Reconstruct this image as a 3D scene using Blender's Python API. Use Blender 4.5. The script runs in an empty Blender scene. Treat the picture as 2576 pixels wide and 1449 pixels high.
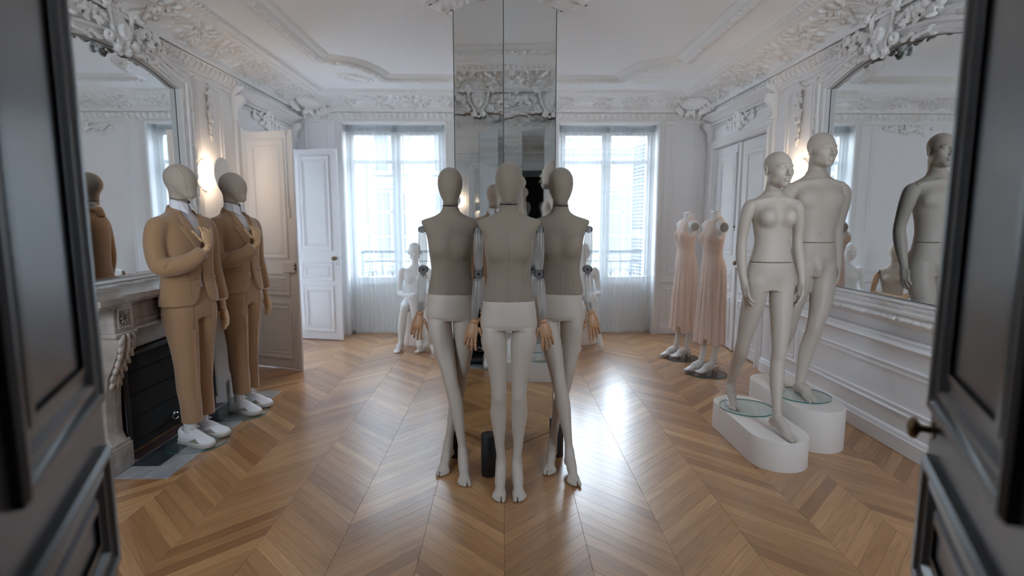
import bpy, bmesh, math, random
import numpy as np
from mathutils import Vector, Matrix

PI = math.pi
random.seed(7)
rng = np.random.default_rng(7)
sc = bpy.context.scene
COL = sc.collection
COL_ROT, SKY_STRENGTH, LAMP_STRENGTH, EXPOSURE = -1.6, 3.5, 3.6, 2.4

# ---------------------------------------------------------------- camera, sky, exposure
H_CAM = 1.52
cam_d = bpy.data.cameras.new('camera')
cam_d.sensor_width = 36.0
cam_d.lens = 1365.0 / 2576.0 * 36.0
cam_d.clip_start = 0.03
cam_d.dof.use_dof = True
cam_d.dof.focus_distance = 3.1
cam_d.dof.aperture_fstop = 1.3
cam = bpy.data.objects.new('camera', cam_d)
cam.location = (0, 0, H_CAM)
cam.rotation_euler = (math.radians(90 - 7.0785), 0, math.radians(-0.8747))
COL.objects.link(cam)
sc.camera = cam

sc.view_settings.view_transform = 'Standard'
sc.view_settings.look = 'None'
sc.view_settings.gamma = 1.0
sc.view_settings.use_curve_mapping = False
sc.view_settings.exposure = EXPOSURE
sc.cycles.max_bounces = 14
sc.cycles.diffuse_bounces = 6
sc.cycles.glossy_bounces = 8
sc.cycles.transmission_bounces = 8
sc.cycles.transparent_max_bounces = 24
sc.cycles.sample_clamp_indirect = 8.0
sc.cycles.caustics_reflective = False
sc.cycles.caustics_refractive = False

world = bpy.data.worlds.new('overcast_sky')
sc.world = world
world.use_nodes = True
wn = world.node_tree.nodes; wl = world.node_tree.links
wn.clear()
w_out = wn.new('ShaderNodeOutputWorld'); w_bg = wn.new('ShaderNodeBackground')
w_tc = wn.new('ShaderNodeTexCoord'); w_sep = wn.new('ShaderNodeSeparateXYZ'); w_rmp = wn.new('ShaderNodeValToRGB')
wl.new(w_tc.outputs['Generated'], w_sep.inputs[0]); wl.new(w_sep.outputs['Z'], w_rmp.inputs[0])
w_rmp.color_ramp.elements[0].position = 0.0; w_rmp.color_ramp.elements[0].color = (0.83, 0.925, 1.0, 1)
w_rmp.color_ramp.elements[1].position = 0.7; w_rmp.color_ramp.elements[1].color = (0.66, 0.82, 1.0, 1)
wl.new(w_rmp.outputs[0], w_bg.inputs[0]); w_bg.inputs['Strength'].default_value = SKY_STRENGTH
wl.new(w_bg.outputs[0], w_out.inputs[0])

# ---------------------------------------------------------------- room dimensions (metres)
XL, XR, YB, YF, ZC = -2.66, 2.65, 7.2, 0.62, 3.11
WT = 0.32          # wall thickness
MIR_CL, MIR_CR = 3.87, 3.81  # centre line of both wall mirrors along y

def portal(name, loc, rot, sx, sy):
    d = bpy.data.lights.new(name, 'AREA'); d.shape = 'RECTANGLE'; d.size = sx; d.size_y = sy
    d.cycles.is_portal = True
    o = bpy.data.objects.new(name, d); o.location = loc; o.rotation_euler = rot; COL.objects.link(o)
portal('window_portal', (-1.39, 7.62, 1.4), (-PI / 2, 0, 0), 1.5, 2.75)
portal('window_portal.001', (1.36, 7.62, 1.4), (-PI / 2, 0, 0), 1.5, 2.75)

# ---------------------------------------------------------------- object helpers
def setp(o, label=None, cat=None, group=None, kind=None):
    if label: o['label'] = label
    if cat: o['category'] = cat
    if group: o['group'] = group
    if kind: o['kind'] = kind
    return o

def thing(name, label, cat, loc=(0, 0, 0), rz=0.0, group=None):
    o = bpy.data.objects.new(name, None); o.empty_display_size = 0.1
    o.location = loc; o.rotation_euler = (0, 0, rz); COL.objects.link(o)
    return setp(o, label, cat, group)

def mesh_obj(name, V, F, mat, parent=None, smooth=False, world=False, tone=None, uv=None, kind=None, label=None):
    """one mesh object; F is an (n,4)/(n,3) array or a list of index lists"""
    V = np.asarray(V, dtype=np.float64).reshape(-1, 3)
    if world and parent is not None:
        V = V - np.array(parent.location)
    me = bpy.data.meshes.new(name)
    if isinstance(F, np.ndarray):
        k = F.shape[1]; n = len(F)
        me.vertices.add(len(V)); me.vertices.foreach_set('co', V.ravel())
        me.loops.add(n * k); me.loops.foreach_set('vertex_index', F.astype(np.int32).ravel())
        me.polygons.add(n); me.polygons.foreach_set('loop_start', np.arange(n, dtype=np.int32) * k)
        me.update(calc_edges=True)
    else:
        me.from_pydata([tuple(v) for v in V], [], [list(f) for f in F])
        me.update()
    if smooth is True:
        me.polygons.foreach_set('use_smooth', np.ones(len(me.polygons), dtype=bool))
    elif smooth:
        me.polygons.foreach_set('use_smooth', np.ones(len(me.polygons), dtype=bool))
        try: me.set_sharp_from_angle(angle=math.radians(smooth))
        except Exception: pass
    if tone is not None:
        a = me.attributes.new('tone', 'FLOAT', 'POINT')
        a.data.foreach_set('value', np.broadcast_to(np.asarray(tone, dtype=np.float32), (len(V),)).copy())
    if uv is not None:
        ul = me.uv_layers.new(name='uv')
        li = np.empty(len(me.loops), dtype=np.int32); me.loops.foreach_get('vertex_index', li)
        ul.data.foreach_set('uv', np.asarray(uv, dtype=np.float32)[li].ravel())
    if mat is not None: me.materials.append(mat)
    o = bpy.data.objects.new(name, me); COL.objects.link(o)
    if parent is not None: o.parent = parent
    if kind: o['kind'] = kind
    if label: o['label'] = label
    return o

def dup_tree(root, loc, rz, label, group=None):
    """a copy of a thing with copies of its parts and sub-parts"""
    r = root.copy(); COL.objects.link(r); r.location = loc; r.rotation_euler = (0, 0, rz)
    r['label'] = label
    if group: r['group'] = group
    for ch in list(root.children):
        c = ch.copy(); COL.objects.link(c); c.parent = r
        for g in list(ch.children):
            d = g.copy(); COL.objects.link(d); d.parent = c
    return r

class MB:
    """gathers simple shapes into one mesh"""
    def __init__(s): s.V = []; s.F = []
    def add(s, V, F):
        n = len(s.V); s.V.extend([tuple(v) for v in V]); s.F.extend([[i + n for i in f] for f in F]); return s
    def box(s, a, b, bev=0.0):
        x0, y0, z0 = a; x1, y1, z1 = b
        if bev <= 0:
            V = [(x0,y0,z0),(x1,y0,z0),(x1,y1,z0),(x0,y1,z0),(x0,y0,z1),(x1,y0,z1),(x1,y1,z1),(x0,y1,z1)]
            F = [(0,3,2,1),(4,5,6,7),(0,1,5,4),(1,2,6,5),(2,3,7,6),(3,0,4,7)]
            return s.add(V, F)
        bm = bmesh.new(); bmesh.ops.create_cube(bm, size=1.0)
        for v in bm.verts:
            v.co = Vector(((x0+x1)/2 + v.co.x*(x1-x0), (y0+y1)/2 + v.co.y*(y1-y0), (z0+z1)/2 + v.co.z*(z1-z0)))
        bmesh.ops.bevel(bm, geom=list(bm.edges), offset=bev, segments=2, affect='EDGES', profile=0.5)
        bm.verts.index_update()
        V = [v.co[:] for v in bm.verts]; F = [[v.index for v in f.verts] for f in bm.faces]; bm.free()
        return s.add(V, F)
    def lathe(s, prof, c=(0, 0, 0), seg=24, axis='z'):
        V = []; F = []
        for r, h in prof:
            for k in range(seg):
                a = 2 * PI * k / seg; p = (r*math.cos(a), r*math.sin(a), h)
                if axis == 'y': p = (p[0], p[2], p[1])
                if axis == 'x': p = (p[2], p[0], p[1])
                V.append((p[0]+c[0], p[1]+c[1], p[2]+c[2]))
        n = len(prof)
        for i in range(n-1):
            for k in range(seg):
                k2 = (k+1) % seg; F.append((i*seg+k, i*seg+k2, (i+1)*seg+k2, (i+1)*seg+k))
        F.append(tuple(range(seg-1, -1, -1))); F.append(tuple((n-1)*seg+k for k in range(seg)))
        return s.add(V, F)
    def tube(s, pts, r, seg=8, cap=True):
        pts = [Vector(p) for p in pts]; n = len(pts)
        rs = r if hasattr(r, '__len__') else [r]*n
        V = []; F = []
        t0 = (pts[1]-pts[0]).normalized()
        up = Vector((0,0,1)) if abs(t0.z) < .9 else Vector((1,0,0))
        nrm = (up - t0*up.dot(t0)).normalized()
        for i in range(n):
            t = (pts[min(i+1,n-1)]-pts[max(i-1,0)]).normalized()
            nrm = (nrm - t*nrm.dot(t)).normalized(); b = t.cross(nrm)
            for k in range(seg):
                a = 2*PI*k/seg; V.append(pts[i] + (nrm*math.cos(a)+b*math.sin(a))*rs[i])
        for i in range(n-1):
            for k in range(seg):
                k2=(k+1)%seg; F.append((i*seg+k,i*seg+k2,(i+1)*seg+k2,(i+1)*seg+k))
        if cap: F.append(tuple(range(seg-1,-1,-1))); F.append(tuple((n-1)*seg+k for k in range(seg)))
        return s.add(V, F)
    def prism(s, poly, fmap, d0, d1):
        """polygon (a,b) extruded between depths d0 and d1; fmap(a,b,d) -> xyz"""
        n = len(poly)
        V = [fmap(a,b,d0) for a,b in poly] + [fmap(a,b,d1) for a,b in poly]
        F = [tuple(range(n-1,-1,-1)), tuple(range(n,2*n))] + [(i,(i+1)%n,n+(i+1)%n,n+i) for i in range(n)]
        return s.add(V, F)
    def sweep(s, path, prof, fmap, closed=True):
        """profile (offset to the left of the path, depth) swept along a 2-D path with mitres"""
        P = [np.array(p, float) for p in path]; n = len(P); m = len(prof); V = []; F = []
        for i in range(n):
            a = P[(i-1) % n] if (closed or i > 0) else None; b = P[(i+1) % n] if (closed or i < n-1) else None
            d1 = (P[i]-a) if a is not None else (b-P[i]); d2 = (b-P[i]) if b is not None else d1
            d1 = d1/np.linalg.norm(d1); d2 = d2/np.linalg.norm(d2)
            n1 = np.array([-d1[1], d1[0]]); n2 = np.array([-d2[1], d2[0]])
            nn = n1+n2; nn = nn/max(np.dot(nn, nn)/2.0, .25)
            for o, d in prof:
                q = P[i]+nn*o; V.append(fmap(q[0], q[1], d))
        for i in range(n if closed else n-1):
            j = (i+1) % n
            for k in range(m-1): F.append((i*m+k, j*m+k, j*m+k+1, i*m+k+1))
        return s.add(V, F)
    def build(s, name, mat, parent=None, smooth=False, world=False, **kw):
        return mesh_obj(name, s.V, s.F, mat, parent, smooth, world, **kw)

def rect(u0, u1, z0, z1): return [(u0, z0), (u1, z0), (u1, z1), (u0, z1)]
def mapL(u, z, d): return (XL + d, u, z)
def mapR(u, z, d): return (XR - d, u, z)
def mapB(u, z, d): return (u, YB - d, z)
def mapF(u, z, d): return (u, YF + d, z)

# ---------------------------------------------------------------- materials
def nmat(name):
    m = bpy.data.materials.new(name); m.use_nodes = True
    nt = m.node_tree; b = nt.nodes['Principled BSDF']; return m, nt, b
def setin(b, **kw):
    for k, v in kw.items():
        k = k.replace('_', ' ')
        if k in b.inputs: b.inputs[k].default_value = v
def simple(name, col, rough=.5, metal=0.0, bump=0.0, bscale=300.0, var=0.0, vscale=8.0, coat=0.0, **kw):
    m, nt, b = nmat(name); c4 = (*col, 1); setin(b, Base_Color=c4, Roughness=rough, Metallic=metal, **kw)
    if coat: b.inputs['Coat Weight'].default_value = coat; b.inputs['Coat Roughness'].default_value = .12
    if var or bump:
        tc = nt.nodes.new('ShaderNodeTexCoord')
    if var:
        nz = nt.nodes.new('ShaderNodeTexNoise'); nz.inputs['Scale'].default_value = vscale; nz.inputs['Detail'].default_value = 4
        mx = nt.nodes.new('ShaderNodeMix'); mx.data_type = 'RGBA'
        nt.links.new(tc.outputs['Object'], nz.inputs['Vector']); nt.links.new(nz.outputs['Fac'], mx.inputs['Factor'])
        mx.inputs['A'].default_value = (*[x*(1-var) for x in col], 1); mx.inputs['B'].default_value = (*[min(1, x*(1+var)) for x in col], 1)
        nt.links.new(mx.outputs['Result'], b.inputs['Base Color'])
    if bump:
        n2 = nt.nodes.new('ShaderNodeTexNoise'); n2.inputs['Scale'].default_value = bscale; n2.inputs['Detail'].default_value = 3
        bp = nt.nodes.new('ShaderNodeBump'); bp.inputs['Strength'].default_value = bump; bp.inputs['Distance'].default_value = .002
        nt.links.new(tc.outputs['Object'], n2.inputs['Vector']); nt.links.new(n2.outputs['Fac'], bp.inputs['Height'])
        nt.links.new(bp.outputs[0], b.inputs['Normal'])
    return m

M = {}
M['wall'] = simple('white_wall_paint', (.86, .86, .875), .55, var=.015, vscale=3, bump=.05, bscale=60)
M['plaster'] = simple('white_plaster', (.87, .865, .86), .6)
M['ceiling'] = simple('ceiling_paint', (.87, .87, .88), .7)
M['door_white'] = simple('white_door_paint', (.80, .79, .79), .35)
M['dark_wall'] = simple('dark_grey_wall', (.07, .075, .085), .6)
M['door_dark'] = simple('dark_grey_gloss_paint', (.055, .062, .076), .27, bump=.1, bscale=25)
M['mirror'] = simple('silvered_mirror', (.80, .825, .83), .012, 1.0)
M['mirror_edge'] = simple('mirror_edge', (.03, .04, .04), .3)
M['black_metal'] = simple('black_powder_coat', (.012, .012, .013), .5, bump=.2, bscale=900)
M['brass'] = simple('aged_brass', (.20, .15, .08), .35, .9)
M['iron'] = simple('grey_iron', (.10, .11, .12), .5, .3)
M['plate'] = simple('grey_plate', (.30, .29, .28), .45, .4)
M['chrome'] = simple('chrome', (.75, .76, .78), .12, 1.0)
M['white_skin'] = simple('matte_white_mannequin', (.54, .47, .405), .5, bump=.05, bscale=700)
M['white_bright'] = simple('white_mannequin', (.82, .81, .80), .42)
M['plinth'] = simple('cream_plinth', (.78, .72, .67), .6, var=.02)
M['hand_wood'] = simple('turned_beech', (.44, .235, .125), .42, var=.14, vscale=25)
M['hand_wood_pale'] = simple('pale_beech', (.58, .36, .20), .42, var=.12, vscale=25)
M['joint_black'] = simple('black_joint', (.015, .015, .018), .45)
M['soot'] = simple('sooty_iron', (.008, .0075, .007), .85, var=.4, vscale=5, bump=.3, bscale=40)
M['brick_soot'] = simple('dark_red_hearth_tile', (.10, .055, .05), .4, var=.3, vscale=12)
M['shirt'] = simple('white_cotton', (.80, .79, .82), .75)
M['shoe_white'] = simple('white_leather', (.80, .77, .77), .5)
M['shoe_taupe'] = simple('taupe_suede', (.31, .26, .20), .85)
M['shoe_sole'] = simple('off_white_rubber', (.62, .57, .50), .6)
M['stripe'] = simple('grey_rubber_stripe', (.25, .24, .24), .6)
M['lace'] = simple('white_lace', (.82, .78, .78), .8)
M['button'] = simple('dark_horn_button', (.02, .018, .016), .3)
M['silver'] = simple('silver_leather', (.62, .53, .48), .25, .75)
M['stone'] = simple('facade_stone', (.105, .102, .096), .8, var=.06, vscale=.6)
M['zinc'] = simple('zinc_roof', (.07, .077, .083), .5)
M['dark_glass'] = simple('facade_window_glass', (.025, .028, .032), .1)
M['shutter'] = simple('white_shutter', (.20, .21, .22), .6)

def fabric(name, col, var=.12, bump=.35, scale=900, sheen=.3, rough=.9):
    m, nt, b = nmat(name); setin(b, Roughness=rough)
    try: b.inputs['Sheen Weight'].default_value = sheen; b.inputs['Sheen Roughness'].default_value = .5
    except Exception: pass
    tc = nt.nodes.new('ShaderNodeTexCoord')
    nz = nt.nodes.new('ShaderNodeTexNoise'); nz.inputs['Scale'].default_value = scale; nz.inputs['Detail'].default_value = 2
    n2 = nt.nodes.new('ShaderNodeTexNoise'); n2.inputs['Scale'].default_value = 6; n2.inputs['Detail'].default_value = 3
    mx = nt.nodes.new('ShaderNodeMix'); mx.data_type = 'RGBA'
    ad = nt.nodes.new('ShaderNodeMath'); ad.operation = 'MULTIPLY_ADD'; ad.inputs[1].default_value = .35
    nt.links.new(tc.outputs['Object'], nz.inputs['Vector']); nt.links.new(tc.outputs['Object'], n2.inputs['Vector'])
    sc_ = nt.nodes.new('ShaderNodeMath'); sc_.operation = 'MULTIPLY'; sc_.inputs[1].default_value = .65
    nt.links.new(nz.outputs['Fac'], sc_.inputs[0])
    nt.links.new(n2.outputs['Fac'], ad.inputs[0]); nt.links.new(sc_.outputs[0], ad.inputs[2])
    nt.links.new(ad.outputs[0], mx.inputs['Factor'])
    mx.inputs['A'].default_value = (*[x*(1-var) for x in col], 1); mx.inputs['B'].default_value = (*[min(1, x*(1+var)) for x in col], 1)
    nt.links.new(mx.outputs['Result'], b.inputs['Base Color'])
    bp = nt.nodes.new('ShaderNodeBump'); bp.inputs['Strength'].default_value = bump; bp.inputs['Distance'].default_value = .001
    nt.links.new(nz.outputs['Fac'], bp.inputs['Height']); nt.links.new(bp.outputs[0], b.inputs['Normal'])
    return m
M['linen'] = fabric('natural_linen', (.275, .22, .17), .16)
M['linen_pale'] = fabric('pale_linen', (.44, .365, .30), .12)
M['linen_white'] = fabric('off_white_linen', (.66, .63, .60), .08)
M['camel'] = fabric('camel_wool', (.36, .205, .106), .14, sheen=.4)
M['camel_lining'] = fabric('camel_facing', (.42, .29, .20), .1)
M['dress'] = fabric('blush_knit', (.78, .61, .52), .06, bump=.15, sheen=.4, rough=.7)
M['dress_dark'] = fabric('blush_knit_trim', (.60, .44, .36), .06, bump=.15)
M['sock'] = fabric('white_cotton_sock', (.75, .73, .73), .06)
M['seam'] = fabric('linen_seam', (.315, .26, .205), .1)

def glassy(name, tint, transp, rough=.05, diff=(.8, .82, .84), tl=0.0):
    """thin translucent sheet: part see-through, part scattering, with a glossy skin"""
    m = bpy.data.materials.new(name); m.use_nodes = True; nt = m.node_tree; nt.nodes.clear()
    out = nt.nodes.new('ShaderNodeOutputMaterial'); tr = nt.nodes.new('ShaderNodeBsdfTransparent'); tr.inputs[0].default_value = (*tint, 1)
    df = nt.nodes.new('ShaderNodeBsdfDiffuse'); df.inputs[0].default_value = (*diff, 1)
    tl_ = nt.nodes.new('ShaderNodeBsdfTranslucent'); tl_.inputs[0].default_value = (*diff, 1)
    m1 = nt.nodes.new('ShaderNodeMixShader'); m1.inputs[0].default_value = tl
    nt.links.new(df.outputs[0], m1.inputs[1]); nt.links.new(tl_.outputs[0], m1.inputs[2])
    m2 = nt.nodes.new('ShaderNodeMixShader'); m2.inputs[0].default_value = transp
    nt.links.new(m1.outputs[0], m2.inputs[1]); nt.links.new(tr.outputs[0], m2.inputs[2])
    gl = nt.nodes.new('ShaderNodeBsdfGlossy'); gl.inputs['Roughness'].default_value = rough
    lw = nt.nodes.new('ShaderNodeLayerWeight'); pw = nt.nodes.new('ShaderNodeMath'); pw.operation = 'POWER'; pw.inputs[1].default_value = 4.0
    fr = nt.nodes.new('ShaderNodeMath'); fr.operation = 'MULTIPLY_ADD'; fr.inputs[1].default_value = .55; fr.inputs[2].default_value = .03
    nt.links.new(lw.outputs['Facing'], pw.inputs[0]); nt.links.new(pw.outputs[0], fr.inputs[0])
    m3 = nt.nodes.new('ShaderNodeMixShader'); nt.links.new(fr.outputs[0], m3.inputs[0])
    nt.links.new(m2.outputs[0], m3.inputs[1]); nt.links.new(gl.outputs[0], m3.inputs[2])
    nt.links.new(m3.outputs[0], out.inputs[0]); return m
M['pane'] = glassy('window_glass', (.97, .985, .99), 1.0, .01)
M['acrylic'] = glassy('frosted_acrylic', (.96, .97, .97), .58, .25, (.86, .85, .84), .75)
M['acrylic_disc'] = glassy('grey_acrylic_joint', (.75, .75, .76), .35, .2, (.34, .33, .33), .5)
M['disc'] = glassy('clear_glass_disc', (.96, .99, .985), .97, .01, (.55, .72, .68), .5)
M['disc_edge'] = simple('green_glass_edge', (.015, .17, .16), .08)
M['disc_tint'] = glassy('smoked_glass_disc', (.72, .69, .66), .88, .01, (.3, .28, .26), .3)

def curtain_mat(name, transp):
    m = bpy.data.materials.new(name); m.use_nodes = True; nt = m.node_tree; nt.nodes.clear()
    out = nt.nodes.new('ShaderNodeOutputMaterial'); tr = nt.nodes.new('ShaderNodeBsdfTransparent'); tr.inputs[0].default_value = (1, 1, 1, 1)
    df = nt.nodes.new('ShaderNodeBsdfDiffuse'); df.inputs[0].default_value = (.80, .84, .86, 1)
    tl_ = nt.nodes.new('ShaderNodeBsdfTranslucent'); tl_.inputs[0].default_value = (.80, .85, .88, 1)
    m1 = nt.nodes.new('ShaderNodeMixShader'); m1.inputs[0].default_value = .6
    nt.links.new(df.outputs[0], m1.inputs[1]); nt.links.new(tl_.outputs[0], m1.inputs[2])
    m2 = nt.nodes.new('ShaderNodeMixShader'); m2.inputs[0].default_value = transp
    nt.links.new(m1.outputs[0], m2.inputs[1]); nt.links.new(tr.outputs[0], m2.inputs[2])
    nt.links.new(m2.outputs[0], out.inputs[0]); return m
M['curtain'] = curtain_mat('sheer_voile', .70)
M['curtain_heading'] = curtain_mat('gathered_voile', .22)

def wood_floor():
    m, nt, b = nmat('oak_parquet'); L = nt.links
    at = nt.nodes.new('ShaderNodeAttribute'); at.attribute_name = 'tone'
    uv = nt.nodes.new('ShaderNodeUVMap'); uv.uv_map = 'uv'
    mp = nt.nodes.new('ShaderNodeMapping'); mp.inputs['Scale'].default_value = (2.2, 30, 1)
    L.new(uv.outputs[0], mp.inputs[0])
    nz = nt.nodes.new('ShaderNodeTexNoise'); nz.inputs['Scale'].default_value = 1.0; nz.inputs['Detail'].default_value = 6; nz.inputs['Distortion'].default_value = 1.6
    L.new(mp.outputs[0], nz.inputs['Vector'])
    mp2 = nt.nodes.new('ShaderNodeMapping'); mp2.inputs['Scale'].default_value = (12, 260, 1); L.new(uv.outputs[0], mp2.inputs[0])
    n2 = nt.nodes.new('ShaderNodeTexNoise'); n2.inputs['Scale'].default_value = 1.0; n2.inputs['Detail'].default_value = 3; L.new(mp2.outputs[0], n2.inputs['Vector'])
    r = nt.nodes.new('ShaderNodeValToRGB'); L.new(at.outputs['Fac'], r.inputs[0])
    e = r.color_ramp.elements; e[0].position = 0; e[0].color = (.33, .155, .060, 1); e[1].position = 1; e[1].color = (.62, .345, .15, 1)
    k = r.color_ramp.elements.new(.45); k.color = (.47, .24, .10, 1)
    r2 = nt.nodes.new('ShaderNodeValToRGB'); L.new(nz.outputs['Fac'], r2.inputs[0])
    q = r2.color_ramp.elements; q[0].position = .3; q[0].color = (.70, .66, .62, 1); q[1].position = .68; q[1].color = (1.08, 1.07, 1.05, 1)
    mx = nt.nodes.new('ShaderNodeMix'); mx.data_type = 'RGBA'; mx.blend_type = 'MULTIPLY'; mx.inputs['Factor'].default_value = .75
    L.new(r.outputs[0], mx.inputs['A']); L.new(r2.outputs[0], mx.inputs['B'])
    r3 = nt.nodes.new('ShaderNodeValToRGB'); L.new(n2.outputs['Fac'], r3.inputs[0])
    q = r3.color_ramp.elements; q[0].position = .28; q[0].color = (.62, .58, .55, 1); q[1].position = .45; q[1].color = (1, 1, 1, 1)
    m2 = nt.nodes.new('ShaderNodeMix'); m2.data_type = 'RGBA'; m2.blend_type = 'MULTIPLY'; m2.inputs['Factor'].default_value = .5
    L.new(mx.outputs['Result'], m2.inputs['A']); L.new(r3.outputs[0], m2.inputs['B'])
    L.new(m2.outputs['Result'], b.inputs['Base Color'])
    b.inputs['Roughness'].default_value = .33
    b.inputs['Coat Weight'].default_value = .7; b.inputs['Coat Roughness'].default_value = .22
    bp = nt.nodes.new('ShaderNodeBump'); bp.inputs['Strength'].default_value = .22; bp.inputs['Distance'].default_value = .004
    L.new(nz.outputs['Fac'], bp.inputs['Height']); L.new(bp.outputs[0], b.inputs['Normal'])
    return m
M['oak'] = wood_floor()

M['oak_plain'] = simple('oak_threshold', (.33, .19, .09), .35, var=.2, vscale=20)
def marble(name, c1, c2, rough=.25, scale=3.0):
    m, nt, b = nmat(name); setin(b, Roughness=rough); L = nt.links
    tc = nt.nodes.new('ShaderNodeTexCoord'); nz = nt.nodes.new('ShaderNodeTexNoise')
    nz.inputs['Scale'].default_value = scale; nz.inputs['Detail'].default_value = 8; nz.inputs['Distortion'].default_value = 1.8
    L.new(tc.outputs['Object'], nz.inputs['Vector']); r = nt.nodes.new('ShaderNodeValToRGB'); L.new(nz.outputs['Fac'], r.inputs[0])
    e = r.color_ramp.elements; e[0].position = .38; e[0].color = (*c2, 1); e[1].position = .6; e[1].color = (*c1, 1)
    L.new(r.outputs[0], b.inputs['Base Color']); return m
M['marble'] = marble('veined_cream_marble', (.44, .385, .345), (.29, .25, .225))
M['marble_grey'] = marble('grey_hearth_marble', (.40, .39, .39), (.26, .25, .26), .3)
M['marble_dark'] = marble('dark_slate_hearth', (.055, .062, .068), (.025, .03, .034), .25, 6)

def emit(name, col, strength):
    m = bpy.data.materials.new(name); m.use_nodes = True; nt = m.node_tree; nt.nodes.clear()
    o = nt.nodes.new('ShaderNodeOutputMaterial'); e = nt.nodes.new('ShaderNodeEmission')
    e.inputs[0].default_value = (*col, 1); e.inputs[1].default_value = strength; nt.links.new(e.outputs[0], o.inputs[0]); return m
M['lamp'] = emit('warm_glass_globe', (1.0, .74, .50), LAMP_STRENGTH)
# ---------------------------------------------------------------- smooth solid modelling: distance fields -> one continuous mesh
def pchip(xs, ys, x):
    xs = np.asarray(xs, float); ys = np.asarray(ys, float)
    if len(xs) < 3: return np.interp(x, xs, ys)
    h = np.diff(xs); d = np.diff(ys)/h; m = np.zeros(len(xs)); m[0], m[-1] = d[0], d[-1]
    for i in range(1, len(xs)-1):
        if d[i-1]*d[i] > 0:
            w1, w2 = 2*h[i]+h[i-1], h[i]+2*h[i-1]; m[i] = (w1+w2)/(w1/d[i-1]+w2/d[i])
    x = np.clip(x, xs[0], xs[-1]); i = np.clip(np.searchsorted(xs, x)-1, 0, len(xs)-2); t = (x-xs[i])/h[i]
    return ((1+2*t)*(1-t)**2*ys[i]+t*(1-t)**2*h[i]*m[i]+t*t*(3-2*t)*ys[i+1]+t*t*(t-1)*h[i]*m[i+1])

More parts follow.
